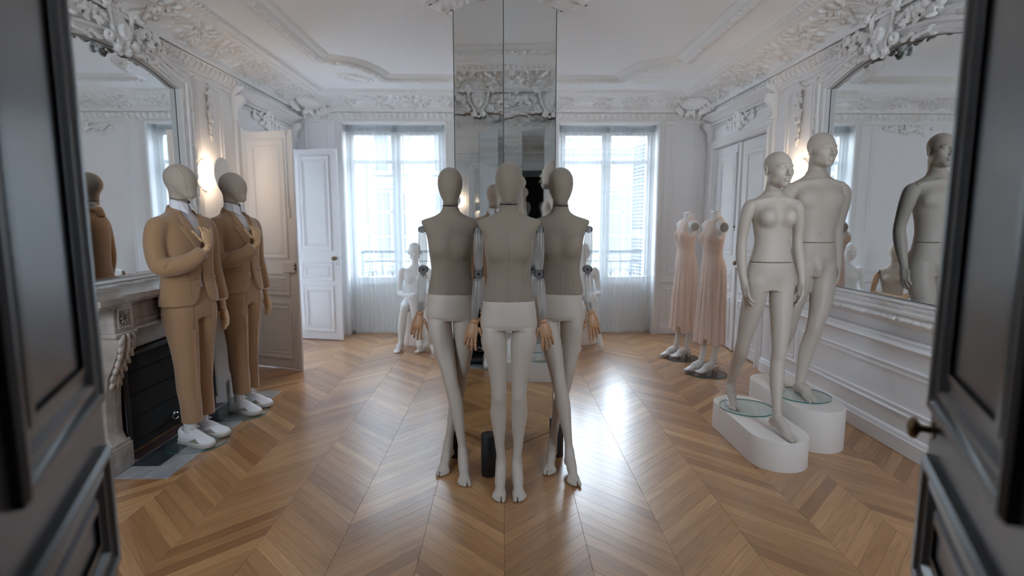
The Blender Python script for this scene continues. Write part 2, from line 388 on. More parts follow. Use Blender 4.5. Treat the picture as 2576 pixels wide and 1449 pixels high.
class SDF:
    def __init__(s, lo, hi, res):
        s.lo = np.array(lo, float); s.res = res
        n = np.ceil((np.array(hi)-s.lo)/res).astype(int)+1
        s.ax = [s.lo[i]+np.arange(n[i])*res for i in range(3)]
        s.D = np.full(tuple(n), .5, dtype=np.float32)
    def _sl(s, lo, hi, k):
        sl = []
        for i in range(3):
            a = np.searchsorted(s.ax[i], lo[i]-k); b = np.searchsorted(s.ax[i], hi[i]+k)
            if b-a < 1: return None
            sl.append(slice(a, b))
        return tuple(sl)
    def _apply(s, fn, lo, hi, k, op):
        m = max(k, 0)+3*s.res; sl = s._sl(lo, hi, m)
        if sl is None: return s
        X = s.ax[0][sl[0]][:, None, None].astype(np.float32); Y = s.ax[1][sl[1]][None, :, None].astype(np.float32); Z = s.ax[2][sl[2]][None, None, :].astype(np.float32)
        d = fn(X, Y, Z); a = s.D[sl]
        if op == 'u':
            if k > 0:
                h = np.clip(.5+.5*(a-d)/k, 0, 1); s.D[sl] = a*(1-h)+d*h-k*h*(1-h)
            else: s.D[sl] = np.minimum(a, d)
        elif op == 's':
            if k > 0:
                h = np.clip(.5-.5*(a+d)/k, 0, 1); s.D[sl] = a*(1-h)-d*h+k*h*(1-h)
            else: s.D[sl] = np.maximum(a, -d)
        elif op == 'i': s.D[sl] = np.maximum(a, d)
        return s
    def ell(s, c, r, k=.02, R=None, op='u'):
        c = np.array(c, float); r = np.array(r, float)
        ext = r if R is None else np.abs(np.array(R)) @ r
        Rm = None if R is None else np.array(R).T
        def fn(X, Y, Z):
            x, y, z = X-c[0], Y-c[1], Z-c[2]
            if Rm is not None: x, y, z = (Rm[i, 0]*x+Rm[i, 1]*y+Rm[i, 2]*z for i in range(3))
            k0 = np.sqrt((x/r[0])**2+(y/r[1])**2+(z/r[2])**2); k1 = np.sqrt((x/r[0]**2)**2+(y/r[1]**2)**2+(z/r[2]**2)**2)
            return (k0*(k0-1)/np.maximum(k1, 1e-6)).astype(np.float32)
        return s._apply(fn, c-ext, c+ext, k, op)
    def tube(s, pts, rs, k=.02, op='u', sub=0, flat=None):
        """chain of round cones; flat=(axis vector, factor) squashes the section along an axis"""
        P = np.array(pts, float); R = np.array(rs, float) if hasattr(rs, '__len__') else np.full(len(P), float(rs))
        if sub and len(P) > 2:
            t = np.arange(len(P)); tt = np.linspace(0, len(P)-1, (len(P)-1)*sub+1)
            cr = []
            for c in range(3):
                v = P[:, c]; m = np.gradient(v); i = np.minimum(tt.astype(int), len(P)-2); f = tt-i
                cr.append((1+2*f)*(1-f)**2*v[i]+f*(1-f)**2*m[i]+f*f*(3-2*f)*v[i+1]+f*f*(f-1)*m[i+1])
            P = np.stack(cr, 1); R = pchip(t, R, tt)
        lo = (P-R[:, None]).min(0); hi = (P+R[:, None]).max(0)
        ax, fac = (None, 1) if flat is None else (np.array(flat[0], float), flat[1])
        if ax is not None and fac < 1:
            lo -= R.max()*(1/fac-1); hi += R.max()*(1/fac-1)
        def fn(X, Y, Z):
            best = None
            for i in range(len(P)-1):
                a, b = P[i], P[i+1]; ba = b-a; L2 = max(ba@ba, 1e-12)
                x, y, z = X-a[0], Y-a[1], Z-a[2]
                t = np.clip((x*ba[0]+y*ba[1]+z*ba[2])/L2, 0, 1)
                dx, dy, dz = x-t*ba[0], y-t*ba[1], z-t*ba[2]
                q = dx*dx+dy*dy+dz*dz
                if ax is not None:
                    p = dx*ax[0]+dy*ax[1]+dz*ax[2]; q = q+p*p*(fac*fac-1)
                d = np.sqrt(np.maximum(q, 0))-(R[i]+(R[i+1]-R[i])*t)
                best = d if best is None else np.minimum(best, d)
            return best.astype(np.float32)
        return s._apply(fn, lo, hi, k, op)
    def loft(s, rows, k=.02, op='u', p=2.0, cap=.0):
        """rows (z, cx, cy, half width, half depth front(-y), half depth back) joined smoothly along z"""
        A = np.array(sorted(rows), float); z0, z1 = A[0, 0], A[-1, 0]
        lo = np.array([(A[:, 1]-A[:, 3]).min(), (A[:, 2]-A[:, 4]).min(), z0]); hi = np.array([(A[:, 1]+A[:, 3]).max(), (A[:, 2]+A[:, 5]).max(), z1])
        def fn(X, Y, Z):
            zz = Z.ravel(); c = [pchip(A[:, 0], A[:, i], zz)[None, None, :] for i in range(1, 6)]
            dx, dy = X-c[0], Y-c[1]; b = np.where(dy < 0, c[3], c[4]); a = c[2]
            if p == 2.0:
                k0 = np.sqrt((dx/a)**2+(dy/b)**2); k1 = np.sqrt((dx/a**2)**2+(dy/b**2)**2)
                d = k0*(k0-1)/np.maximum(k1, 1e-6)
            else:
                k0 = (np.abs(dx/a)**p+np.abs(dy/b)**p)**(1/p); d = (k0-1)*np.minimum(a, b)
            e = np.maximum(z0-Z, Z-z1)+cap
            return np.maximum(d, e).astype(np.float32)
        return s._apply(fn, lo, hi, k, op)
    def box(s, lo, hi, k=0.0, op='u', rot=None, c=None):
        lo = np.array(lo, float); hi = np.array(hi, float); cc = (lo+hi)/2; hh = (hi-lo)/2
        Rm = None if rot is None else np.array(rot).T
        ext = hh if rot is None else np.abs(np.array(rot)) @ hh
        if c is not None: cc = np.array(c, float)
        def fn(X, Y, Z):
            x, y, z = X-cc[0], Y-cc[1], Z-cc[2]
            if Rm is not None: x, y, z = (Rm[i, 0]*x+Rm[i, 1]*y+Rm[i, 2]*z for i in range(3))
            return np.maximum(np.maximum(np.abs(x)-hh[0], np.abs(y)-hh[1]), np.abs(z)-hh[2]).astype(np.float32)
        return s._apply(fn, cc-ext, cc+ext, k, op)
    def keep(s, zlo=-9, zhi=9):
        Z = s.ax[2][None, None, :]; s.D = np.maximum(s.D, np.maximum(zlo-Z, Z-zhi).astype(np.float32)); return s
    def mesh(s, smooth=1):
        D = s.D; nx, ny, nz = D.shape; S = D < 0
        c = np.zeros((nx-1, ny-1, nz-1), np.int8)
        cs = [(i, j, k) for i in (0, 1) for j in (0, 1) for k in (0, 1)]
        for i, j, k in cs: c += S[i:nx-1+i, j:ny-1+j, k:nz-1+k]
        I = np.argwhere((c > 0) & (c < 8)); idx = np.full(c.shape, -1, np.int64); idx[I[:, 0], I[:, 1], I[:, 2]] = np.arange(len(I))
        pos = np.zeros((len(I), 3)); cnt = np.zeros(len(I))
        val = {q: D[I[:, 0]+q[0], I[:, 1]+q[1], I[:, 2]+q[2]].astype(float) for q in cs}
        for q in cs:
            for a in range(3):
                if q[a] == 0:
                    r = list(q); r[a] = 1; r = tuple(r); va, vb = val[q], val[r]; m = (va < 0) != (vb < 0)
                    t = np.where(m, va/np.where(m, va-vb, 1), 0)
                    p = np.tile(np.array(q, float), (len(I), 1)); p[:, a] += t
                    pos[m] += p[m]; cnt[m] += 1
        pos = s.lo+(I+pos/np.maximum(cnt, 1)[:, None])*s.res
        Fs = []
        for a in range(3):
            b, d = (a+1) % 3, (a+2) % 3
            sl0 = [slice(None)]*3; sl1 = [slice(None)]*3; sl0[a] = slice(0, -1); sl1[a] = slice(1, None)
            m = S[tuple(sl0)] != S[tuple(sl1)]
            E = np.argwhere(m); E = E[(E[:, b] > 0) & (E[:, d] > 0) & (E[:, b] < D.shape[b]-1) & (E[:, d] < D.shape[d]-1)]
            if not len(E): continue
            inside = S[E[:, 0], E[:, 1], E[:, 2]]
            def cell(ob, od):
                e = E.copy(); e[:, b] += ob; e[:, d] += od; return idx[e[:, 0], e[:, 1], e[:, 2]]
            q = np.stack([cell(-1, -1), cell(0, -1), cell(0, 0), cell(-1, 0)], 1)
            q[~inside] = q[~inside][:, ::-1]; Fs.append(q)
        F = np.concatenate(Fs); F = F[(F >= 0).all(1)]
        for _ in range(smooth):
            acc = np.zeros_like(pos); n = np.zeros(len(pos))
            for u in range(4):
                a_, b_ = F[:, u], F[:, (u+1) % 4]
                for c3 in range(3): acc[:, c3] += np.bincount(a_, pos[b_, c3], len(pos))+np.bincount(b_, pos[a_, c3], len(pos))
                n += np.bincount(a_, minlength=len(pos))+np.bincount(b_, minlength=len(pos))
            pos = pos*.4+.6*acc/np.maximum(n, 1)[:, None]
        s.lastV, s.lastF = pos, F
        return pos, F
    def build(s, name, mat, parent=None, smooth=1, **kw):
        V, F = s.mesh(smooth); s.D = None
        return mesh_obj(name, V, F, mat, parent, smooth=True, **kw)

def rotz(a): return np.array([[math.cos(a), -math.sin(a), 0], [math.sin(a), math.cos(a), 0], [0, 0, 1.0]])
def rotx(a): return np.array([[1.0, 0, 0], [0, math.cos(a), -math.sin(a)], [0, math.sin(a), math.cos(a)]])
def roty(a): return np.array([[math.cos(a), 0, math.sin(a)], [0, 1.0, 0], [-math.sin(a), 0, math.cos(a)]])
def frame_of(d, up=(0, 0, 1)):
    """rotation whose third column is d"""
    d = np.array(d, float); d /= np.linalg.norm(d); u = np.array(up, float)
    if abs(d@u) > .98: u = np.array((1.0, 0, 0))
    x = np.cross(u, d); x /= np.linalg.norm(x); return np.stack([x, np.cross(d, x), d], 1)
# ---------------------------------------------------------------- structure: floor of chevron oak planks
def structure(name, mb, mat, **kw):
    o = mb.build(name, mat, **kw); o['kind'] = 'structure'; return o

floor = structure('floor', MB().box((XL-.02, YF-.25, -.06), (XR+.02, YB+.3, -.021)).box((-.98, -3.4, -.06), (.98, YF-.25, -.021)), M['soot'])
SW, PITCH = .3885, .0955
def clip(poly, axis, val, keep_less):
    out = []
    for i in range(len(poly)):
        a, b = poly[i], poly[(i+1) % len(poly)]
        ia = (a[axis] <= val) == keep_less; ib = (b[axis] <= val) == keep_less
        if ia: out.append(a)
        if ia != ib:
            t = (val-a[axis])/(b[axis]-a[axis]); out.append((a[0]+(b[0]-a[0])*t, a[1]+(b[1]-a[1])*t))
    return out
planks = []
g = .0005
for k in range(-8, 8):
    x0, x1 = k*SW, (k+1)*SW
    sgn = 1 if k % 2 == 0 else -1
    s0, s1 = (0, SW) if sgn > 0 else (SW, 0)
    for j in range(int(-3.6/PITCH), int(7.6/PITCH)):
        yb = j*PITCH
        poly = [(x0+g, yb+s0+g), (x1-g, yb+s1+g), (x1-g, yb+s1+PITCH-g), (x0+g, yb+s0+PITCH-g)]
        for ax, v, kl in ((0, XL, False), (0, XR, True), (1, YB+.2, True), (1, -3.3, False)):
            poly = clip(poly, ax, v, kl)
            if len(poly) < 3: break
        if len(poly) < 3 or max(q[1] for q in poly) < YF-.2 and min(abs(q[0]) for q in poly) > .9: continue
        planks.append((poly, x0, yb, sgn))
def plank_geo(poly, x0, yb, sgn, V, F, UV, T):
    n = len(poly); b = len(V); c = (sum(p[0] for p in poly)/n, sum(p[1] for p in poly)/n)
    tn = min(1, max(0, rng.normal(.45, .24))); off = rng.random(2)*40
    dz = rng.uniform(-.0004, 0)
    for ins, z in ((.0, -.02), (.0, -.0010+dz), (.0009, dz)):
        for p in poly:
            d = math.hypot(c[0]-p[0], c[1]-p[1]) or 1
            q = (p[0]+(c[0]-p[0])/d*ins, p[1]+(c[1]-p[1])/d*ins)
            V.append((q[0], q[1], z)); T.append(tn)
            a = (q[0]-x0)*.7071+sgn*(q[1]-yb)*.7071; r = -sgn*(q[0]-x0)*.7071+(q[1]-yb)*.7071
            UV.append((a+off[0], r+off[1]))
    for l in (0, 1):
        for i in range(n): F.append((b+l*n+i, b+l*n+(i+1) % n, b+(l+1)*n+(i+1) % n, b+(l+1)*n+i))
    F.append(tuple(b+2*n+i for i in range(n)))
def near_key(p):
    cx = sum(q[0] for q in p[0])/len(p[0]); cy = sum(q[1] for q in p[0])/len(p[0])
    seen = cy > 2.0 and abs(cx) < .86*cy+.1
    return (0 if seen else 1, cy)
planks.sort(key=near_key)
for p in planks[:300]:
    V, F, UV, T = [], [], [], []
    plank_geo(*p, V, F, UV, T)
    mesh_obj('plank', V, F, M['oak'], floor, tone=T, uv=UV)
V, F, UV, T = [], [], [], []
for p in planks[300:]: plank_geo(*p, V, F, UV, T)
mesh_obj('plank_field', V, F, M['oak'], floor, tone=T, uv=UV, kind='stuff')

# ---------------------------------------------------------------- structure: walls with their openings
def wall_box(mb, fm, u0, u1, z0, z1):
    z0 = -.055 if z0 == 0 else z0
    a = fm(u0, z0, 0); b = fm(u1, z1, -WT)
    mb.box(tuple(min(a[i], b[i]) for i in range(3)), tuple(max(a[i], b[i]) for i in range(3)))
LD0, LD1, DH = 5.66, 6.97, 2.41          # doorway in the left wall
RD0, RD1 = 5.50, 6.92                    # doorway in the right wall
W1, W2, WH = (-2.06, -.76), (.72, 2.0), 2.76
mb = MB()
for a in ((YF-.25, LD0, 0, 3.4), (LD1, YB+WT, 0, 3.4), (LD0, LD1, DH, 3.4)): wall_box(mb, mapL, *a)
wall_left = structure('wall_left', mb, M['wall'])
mb = MB()
for a in ((YF-.25, RD0, 0, 3.4), (RD1, YB+WT, 0, 3.4), (RD0, RD1, DH, 3.4)): wall_box(mb, mapR, *a)
wall_right = structure('wall_right', mb, M['wall'])
mb = MB()
for a in ((XL, W1[0], 0, 3.4), (W1[1], W2[0], 0, 3.4), (W2[1], XR, 0, 3.4), (W1[0], W1[1], WH, 3.4), (W2[0], W2[1], WH, 3.4)): wall_box(mb, mapB, *a)
wall_back = structure('wall_back', mb, M['wall'])
FD0, FD1, FH = -.72, .72, 2.45           # the double doorway the photograph is taken through
FILL_GW = ((-2.52, -1.62), (1.62, 2.50))      # added glazed openings either side, behind the camera, to fill the room with light
mb = MB()
for a in ((XL, FILL_GW[0][0], 0, 3.4), (FILL_GW[0][1], FD0, 0, 3.4), (FD1, FILL_GW[1][0], 0, 3.4), (FILL_GW[1][1], XR, 0, 3.4), (FD0, FD1, FH, 3.4), (*FILL_GW[0], 0, 1.3), (*FILL_GW[1], 0, 1.3), (*FILL_GW[0], 2.62, 3.4), (*FILL_GW[1], 2.62, 3.4)):
    u0, u1, z0, z1 = a; mb.box((u0, YF-.25, z0-.05*(z0 == 0)), (u1, YF, z1))
wall_front = structure('wall_front', mb, M['wall'])
for k, (a, b) in enumerate(FILL_GW):  # unseen fill windows, added to brighten the room from the camera side
    root = bpy.data.objects.new('window_%d' % (3+k), None); COL.objects.link(root); root['kind'] = 'structure'; um = (a+b)/2; fr = MB()
    for u0, u1 in ((a, a+.06), (um-.035, um+.035), (b-.06, b)): fr.box((u0, YF-.19, 1.3), (u1, YF-.14, 2.62))
    for z in (1.3, 2.56): fr.box((a, YF-.185, z), (b, YF-.145, z+.06))
    fr.build('window_frame', M['dark_wall'], root)
    mesh_obj('pane', [(a, YF-.165, 1.3), (b, YF-.165, 1.3), (b, YF-.165, 2.62), (a, YF-.165, 2.62)], [(0, 1, 2, 3)], M['pane'], root)
    portal('window_portal.%03d' % (2+k), (um, YF-.26, 1.96), (PI/2, 0, 0), .9, 1.35)
# the dim passage the camera stands in
structure('wall_passage', MB().box((-1.02, -3.4, -.05), (-.95, YF-.25, ZC)).box((.95, -3.4, -.05), (1.02, YF-.25, ZC)).box((-1.02, -3.5, -.05), (1.02, -3.4, ZC)), M['dark_wall'])
# the side room beyond the open doors on the left
mb = MB().box((-6.0, 4.2, -.05), (XL-WT, 8.6, 0)).box((-6.0, 4.2, 3.1), (XL-WT, 8.6, 3.2)).box((-6.1, 4.2, 0), (-6.0, 8.6, 3.1)).box((-6.0, 4.1, 0), (XL-WT, 4.2, 3.1))
for u0, u1, z0, z1 in ((-6.0, -5.2, 0, 3.1), (-3.8, XL-WT, 0, 3.1), (-5.2, -3.8, 2.7, 3.1), (-5.2, -3.8, 0, .3)): mb.box((u0, 8.6, z0), (u1, 8.7, z1))
structure('wall_side_room', mb, M['wall'])
portal('window_portal.004', (-4.5, 8.72, 1.5), (-PI/2, 0, 0), 1.4, 2.4)
ceiling = structure('ceiling', MB().box((XL-.3, YF-.25, ZC), (XR+.3, YB+.35, ZC+.12)).box((-1.02, -3.5, ZC), (1.02, YF-.25, ZC+.1)), M['ceiling'])

# ---------------------------------------------------------------- mouldings on the walls
P_PANEL = [(0, 0), (.002, .012), (.010, .018), (.018, .014), (.022, .007), (.040, .006), (.044, .012), (.052, .012), (.056, 0)]
P_CASING = [(0, 0), (.0, .03), (.012, .045), (.03, .045), (.04, .03), (.075, .022), (.085, .03), (.10, .026), (.105, 0)]
P_RAIL = [(0, 0), (.0, .018), (.012, .03), (.02, .036), (.03, .03), (.036, .016), (.055, .012), (.06, .02), (.07, .016), (.075, 0)]
P_BASE = [(0, 0), (0, .022), (.10, .022), (.105, .016), (.125, .014), (.135, .008), (.14, 0)]
def panel(wall, fm, u0, u1, z0, z1, name='panel_moulding', prof=P_PANEL, mat='wall'):
    return MB().sweep(rect(u0, u1, z0, z1), prof, fm).build(name, M[mat], wall, smooth=35)
def rail(fm, u0, u1, z, prof, name, mat='wall', parent=None):
    mb = MB().sweep([(u0, z), (u1, z)], prof, fm, closed=False)
    o = mb.build(name, M[mat], parent, smooth=35)
    if parent is None: o['kind'] = 'structure'
    return o
# left wall
panel(wall_left, mapL, 4.86, 5.32, .86, 2.76); panel(wall_left, mapL, 5.0, 5.32, .22, .62)
panel(wall_left, mapL, 1.2, 2.78, .86, 2.70)
for u0, u1 in ((.62, 2.92), (4.98, 5.54)):
    rail(mapL, u0, u1, .69, P_RAIL, 'chair_rail', parent=wall_left)
    rail(mapL, u0, u1, .002, P_BASE, 'baseboard_left')
# right wall
panel(wall_right, mapR, 4.72, 5.19, .86, 2.72)
MB().box((XR-.03, .62, 0), (XR, 5.36, .72)).build('wainscot', M['wall'], wall_right)
mapW = lambda u, z, d: (XR-.03-d, u, z)
panel(wall_right, mapW, 4.70, 5.16, .25, .57)
panel(wall_right, mapW, 2.78, 4.62, .25, .57); panel(wall_right, mapW, 1.0, 2.68, .25, .57); panel(wall_right, mapR, 1.0, 2.62, .86, 2.72)
rail(mapW, .62, 5.36, .68, P_RAIL, 'chair_rail', parent=wall_right)
rail(mapW, .62, 5.36, .002, P_BASE, 'baseboard_right')
# back wall
for u0, u1 in ((-2.55, -2.27), (2.18, 2.54), (-.52, .48)):
    panel(wall_back, mapB, u0, u1, .82, 2.80); panel(wall_back, mapB, u0, u1, .22, .62)
for u0, u1 in ((XL, W1[0]-.1), (W1[1]+.1, W2[0]-.1), (W2[1]+.1, XR)):
    rail(mapB, u0, u1, .69, P_RAIL, 'chair_rail', parent=wall_back)
    rail(mapB, u0, u1, .002, P_BASE, 'baseboard_back')
# front wall
MB().sweep([(FD0, 0), (FD0, FH), (FD1, FH), (FD1, 0)], [(0, 0), (0, .04), (.09, .04), (.11, 0)], mapF, closed=False).build('door_casing', M['door_dark'], wall_front)

def casing(fm, u0, u1, h, name):
    mb = MB().sweep([(u0, 0.0), (u0, h), (u1, h), (u1, 0.0)], [(o, d) for o, d in P_CASING], fm, closed=False)
    o = mb.build(name, M['door_white'], None, smooth=35); o['kind'] = 'structure'; return o
casing(mapL, LD0, LD1, DH, 'trim_1'); casing(mapR, RD0, RD1, DH, 'trim_2')
casing(mapB, *W1, WH, 'trim_3'); casing(mapB, *W2, WH, 'trim_4')

# ---------------------------------------------------------------- plaster relief: height tiles and carved bands
class Tile:
    def __init__(s, Lu, Lv, nu, nv):
        s.Lu, s.Lv = Lu, Lv; s.H = np.zeros((nu, nv)); s.nu, s.nv = nu, nv
        s.U = (np.arange(nu)/nu*Lu)[:, None]; s.W = (np.linspace(0, Lv, nv))[None, :]
    def blob(s, u, v, ru, rv, ang=0.0, h=.01, groove=0.0):
        du = (s.U-u+s.Lu/2) % s.Lu-s.Lu/2; dv = s.W-v
        c, n = math.cos(ang), math.sin(ang); a = (du*c+dv*n)/ru; b = (-du*n+dv*c)/rv
        q = 1-a*a-b*b; z = h*np.sqrt(np.clip(q, 0, 1))
        if groove: z = z*(1-groove*np.exp(-(b/.22)**2))
        s.H = np.maximum(s.H, z); return s
    def leaf(s, u, v, L, ang, h, w=.32): return s.blob(u+math.cos(ang)*L/2, v+math.sin(ang)*L/2, L/2, L*w/2, ang, h, .55)
    def stroke(s, pts, r0, r1, h):
        n = len(pts)
        for i, (u, v) in enumerate(pts): s.blob(u, v, r0+(r1-r0)*i/n, r0+(r1-r0)*i/n, 0, h)
        return s
    def spiral(s, u, v, r, turns, a0, dr=1, r0=.012, h=.016, leaves=0):
        n = int(26*turns); pts = []
        for i in range(n):
            t = i/n; a = a0+dr*t*turns*2*PI; rr = r*(1-.82*t); pts.append((u+rr*math.cos(a), v+rr*math.sin(a)))
        s.stroke(pts, r0, r0*.5, h)
        for i in range(leaves):
            t = i/leaves*.6; a = a0+dr*t*turns*2*PI; rr = r*(1-.82*t)
            s.leaf(u+rr*math.cos(a), v+rr*math.sin(a), r*.8, a+dr*.7, h*1.15, .45)
        return s
    def at(s, u, w):
        """u in metres (wraps), w in 0..1"""
        i = (np.asarray(u)/s.Lu*s.nu); i0 = np.floor(i).astype(int); f = i-i0; i0 %= s.nu; i1 = (i0+1) % s.nu
        j = np.clip(np.asarray(w)*(s.nv-1), 0, s.nv-1.001); j0 = j.astype(int); gq = j-j0
        H = s.H
        return (H[i0, j0]*(1-f)+H[i1, j0]*f)*(1-gq)+(H[i0, j0+1]*(1-f)+H[i1, j0+1]*f)*gq

egg = Tile(.078, .09, 26, 24)
egg.blob(.039, .043, .030, .043, 0, .012); egg.H = np.where(egg.H > .004, egg.H*.0+.010, 0)
for q in ((.039, .042, .0215, .034, 0, .030), (0, .045, .005, .040, 0, .016), (.039, .088, .04, .006, 0, .012)): egg.blob(*q)
tongue = Tile(.056, .07, 24, 16)
tongue.leaf(.028, .004, .064, PI/2, .014, .55).leaf(.028, .01, .05, PI/2-.7, .010, .4).leaf(.028, .01, .05, PI/2+.7, .010, .4).blob(0, .05, .006, .018, 0, .010)
garland = Tile(.62, .085, 200, 18)
for i in range(46):
    garland.leaf(rng.random()*.62, .018+rng.random()*.045, .05+.02*rng.random(), rng.choice([.35, -.35, 2.8, -2.8])+rng.normal(0, .3), .010+.008*rng.random(), .45)
for i in range(10): garland.blob(rng.random()*.62, .03+rng.random()*.03, .011, .011, 0, .022)
garland.leaf(.30, .0, .12, .8, .02, .3).leaf(.33, .0, .12, .8, .02, .3)
scroll = Tile(.92, .36, 300, 90)
scroll.spiral(.23, .17, .115, 1.6, -1.2, 1, .013, .026, 9).spiral(.69, .17, .115, 1.6, PI+1.2, -1, .013, .026, 9)
for i in range(9): a = PI/2+(i-4)*.36; scroll.leaf(.46, .07, .22-.016*abs(i-4), a, .032, .26)
for i in range(7): a = -PI/2+(i-3)*.42; scroll.leaf(0.0, .30, .16-.012*abs(i-3), a, .026, .3)
for t in np.linspace(0, 1, 26): scroll.blob(.06+.34*t, .30-.17*math.sin(PI*t)*.9, .017, .015, rng.random()*3, .024)
for t in np.linspace(0, 1, 26): scroll.blob(.86-.34*t, .30-.17*math.sin(PI*t)*.9, .017, .015, rng.random()*3, .024)
for c in (.23, .69):
    for i in range(6): scroll.blob(c+.026*math.cos(i*PI/3), .17+.026*math.sin(i*PI/3), .018, .013, i*PI/3, .036)
for i in range(26): scroll.leaf(rng.random()*.92, .03+rng.random()*.27, .05+.03*rng.random(), rng.random()*6.28, .012+.008*rng.random(), .4)
bead = Tile(.024, .024, 12, 8).blob(.012, .012, .0105, .011, 0, .011)

SIDES = [(mapL, YF, YB), (mapR, YF, YB), (mapB, XL, XR), (mapF, XL, XR)]
def relief_band(name, prof, tile, du, mat='plaster', hs=1.0, parent=None):
    """prof: list of (inset d, height z) from wall to ceiling; one ring round the room, carved with tile"""
    pr = np.array(prof, float); seg = np.hypot(*np.diff(pr, axis=0).T); cum = np.r_[0, np.cumsum(seg)]; Ltot = cum[-1]
    nv = max(4, int(Ltot/max(du*.8, .006))+1) if tile is not None else len(pr)
    w = np.linspace(0, 1, nv) if tile is not None else cum/Ltot
    D = np.interp(w*Ltot, cum, pr[:, 0]); Z = np.interp(w*Ltot, cum, pr[:, 1])
    td = np.gradient(D, w*Ltot); tz = np.gradient(Z, w*Ltot); nl = np.hypot(td, tz)
    nd, nz = tz/nl, -td/nl
    Vs, Fs = [], []; base = 0
    for fm, a, b in SIDES:
        n = max(2, int((b-a)/du)) if tile is not None else 2
        s = np.linspace(0, 1, n)[:, None]
        Uc = (a+D)[None, :]*(1-s)+(b-D)[None, :]*s
        if tile is not None:
            fade = np.clip(np.minimum(s, 1-s)*(b-a)/.03, 0, 1)
            h = tile.at(Uc-a, np.broadcast_to(w[None, :], Uc.shape))*hs*fade
        else: h = np.zeros_like(Uc)
        DD = D[None, :]+nd[None, :]*h; ZZ = Z[None, :]+nz[None, :]*h
        P = np.stack([np.broadcast_to(np.asarray(c, float), Uc.shape) for c in fm(Uc, ZZ, DD)], -1)
        Vs.append(P.reshape(-1, 3)); i = np.arange(n-1)[:, None]*nv+np.arange(nv-1)[None, :]; i = i.ravel()+base
        Fs.append(np.stack([i, i+nv, i+nv+1, i+1], 1)); base += n*nv
    return mesh_obj(name, np.concatenate(Vs), np.concatenate(Fs), M[mat], parent, smooth=True if tile is not None else 30)

cornice = bpy.data.objects.new('trim_5', None); COL.objects.link(cornice); cornice['kind'] = 'structure'
relief_band('frieze_moulding', [(0, 2.745), (.012, 2.75), (.02, 2.765), (.014, 2.775), (.014, 2.785), (.03, 2.79), (.035, 2.80)], None, 1, parent=cornice)
relief_band('egg_and_dart_band', [(.03, 2.80), (.036, 2.83), (.05, 2.86), (.075, 2.885)], egg, .0078, parent=cornice)
relief_band('cornice_fillet', [(.075, 2.885), (.095, 2.885), (.10, 2.90), (.085, 2.905)], None, 1, parent=cornice)
cov = [(.085+.33*(1-math.cos(t)), 2.905+.125*math.sin(t)) for t in np.linspace(0, PI/2, 10)]
relief_band('acanthus_cove', cov, scroll, .0105, hs=1.15, parent=cornice)
relief_band('cornice_step', [(.415, 3.03), (.415, 3.018), (.44, 3.016), (.445, 3.028)], None, 1, parent=cornice)
relief_band('leaf_and_tongue_band', [(.445, 3.028), (.47, 3.03), (.50, 3.045), (.515, 3.06)], tongue, .0095, parent=cornice)
relief_band('soffit_fillet', [(.515, 3.06), (.53, 3.058), (.54, 3.07)], None, 1, parent=cornice)

# inner ceiling frame with notched corners
def inner_path():
    x0, x1, y0, y1 = XL+.90, XR-.90, YF+.93, YB-.93; ex, ey = .45, .72; P = []
    for cx, cy, a0 in ((x0, y0, PI/2), (x1, y0, PI), (x1, y1, 1.5*PI), (x0, y1, 0)):
        for t in np.linspace(a0, a0-PI/2, 15):
            P.append((cx+ex*math.cos(t), cy+ey*math.sin(t)))
    return P
IP = inner_path()
def resample(P, step, closed=True):
    P = np.array(P+[P[0]] if closed else P, float); L = np.hypot(*np.diff(P, axis=0).T); c = np.r_[0, np.cumsum(L)]
    n = max(4, int(c[-1]/step)); s = np.linspace(0, c[-1], n+1)[:-1] if closed else np.linspace(0, c[-1], n)
    return np.stack([np.interp(s, c, P[:, 0]), np.interp(s, c, P[:, 1])], 1), s
def relief_path(name, path, prof, tile, step, fmap, mat='plaster', parent=None, closed=True, hs=1.0):
    """band swept along a plane path; prof = (offset left of path, depth)"""
    Q, s = resample(path, step, closed)
    if closed: t = np.roll(Q, -1, 0)-np.roll(Q, 1, 0)
    else: t = np.gradient(Q, axis=0)
    t /= np.linalg.norm(t, axis=1)[:, None]; nrm = np.stack([-t[:, 1], t[:, 0]], 1)
    pr = np.array(prof, float); seg = np.hypot(*np.diff(pr, axis=0).T); cum = np.r_[0, np.cumsum(seg)]
    nv = max(3, int(cum[-1]/(step*.9))+2) if tile is not None else len(pr)
    w = np.linspace(0, 1, nv) if tile is not None else cum/cum[-1]
    O = np.interp(w*cum[-1], cum, pr[:, 0]); D = np.interp(w*cum[-1], cum, pr[:, 1])
    h = tile.at(np.broadcast_to(s[:, None], (len(s), nv)), np.broadcast_to(w[None, :], (len(s), nv)))*hs if tile is not None else 0.0
    A = Q[:, 0][:, None]+nrm[:, 0][:, None]*O[None, :]; B = Q[:, 1][:, None]+nrm[:, 1][:, None]*O[None, :]
    Dd = D[None, :]+h+0*A
    P = np.stack([np.broadcast_to(np.asarray(c, float), A.shape) for c in fmap(A, B, Dd)], -1).reshape(-1, 3)
    n = len(Q); r = n if closed else n-1
    i = np.arange(r)[:, None]; j = np.arange(nv-1)[None, :]; i2 = (i+1) % n
    F = np.stack([(i*nv+j).ravel(), (i2*nv+j).ravel(), (i2*nv+j+1).ravel(), (i*nv+j+1).ravel()], 1)
    return mesh_obj(name, P, F, M[mat], parent, smooth=True)
mapC = lambda a, b, d: (a, b, ZC-d)
relief_path('garland_band', IP, [(-.085, .04), (-.07, .052), (-.03, .05), (-.005, .04)], garland, .0105, mapC, parent=cornice)
relief_path('ceiling_frame', IP, [(-.09, .036), (-.09, .05), (-.085, .04), (0, .045), (.0, .03), (.02, .028), (.028, .016), (.05, .014), (.055, .0)], None, .05, mapC, parent=cornice)
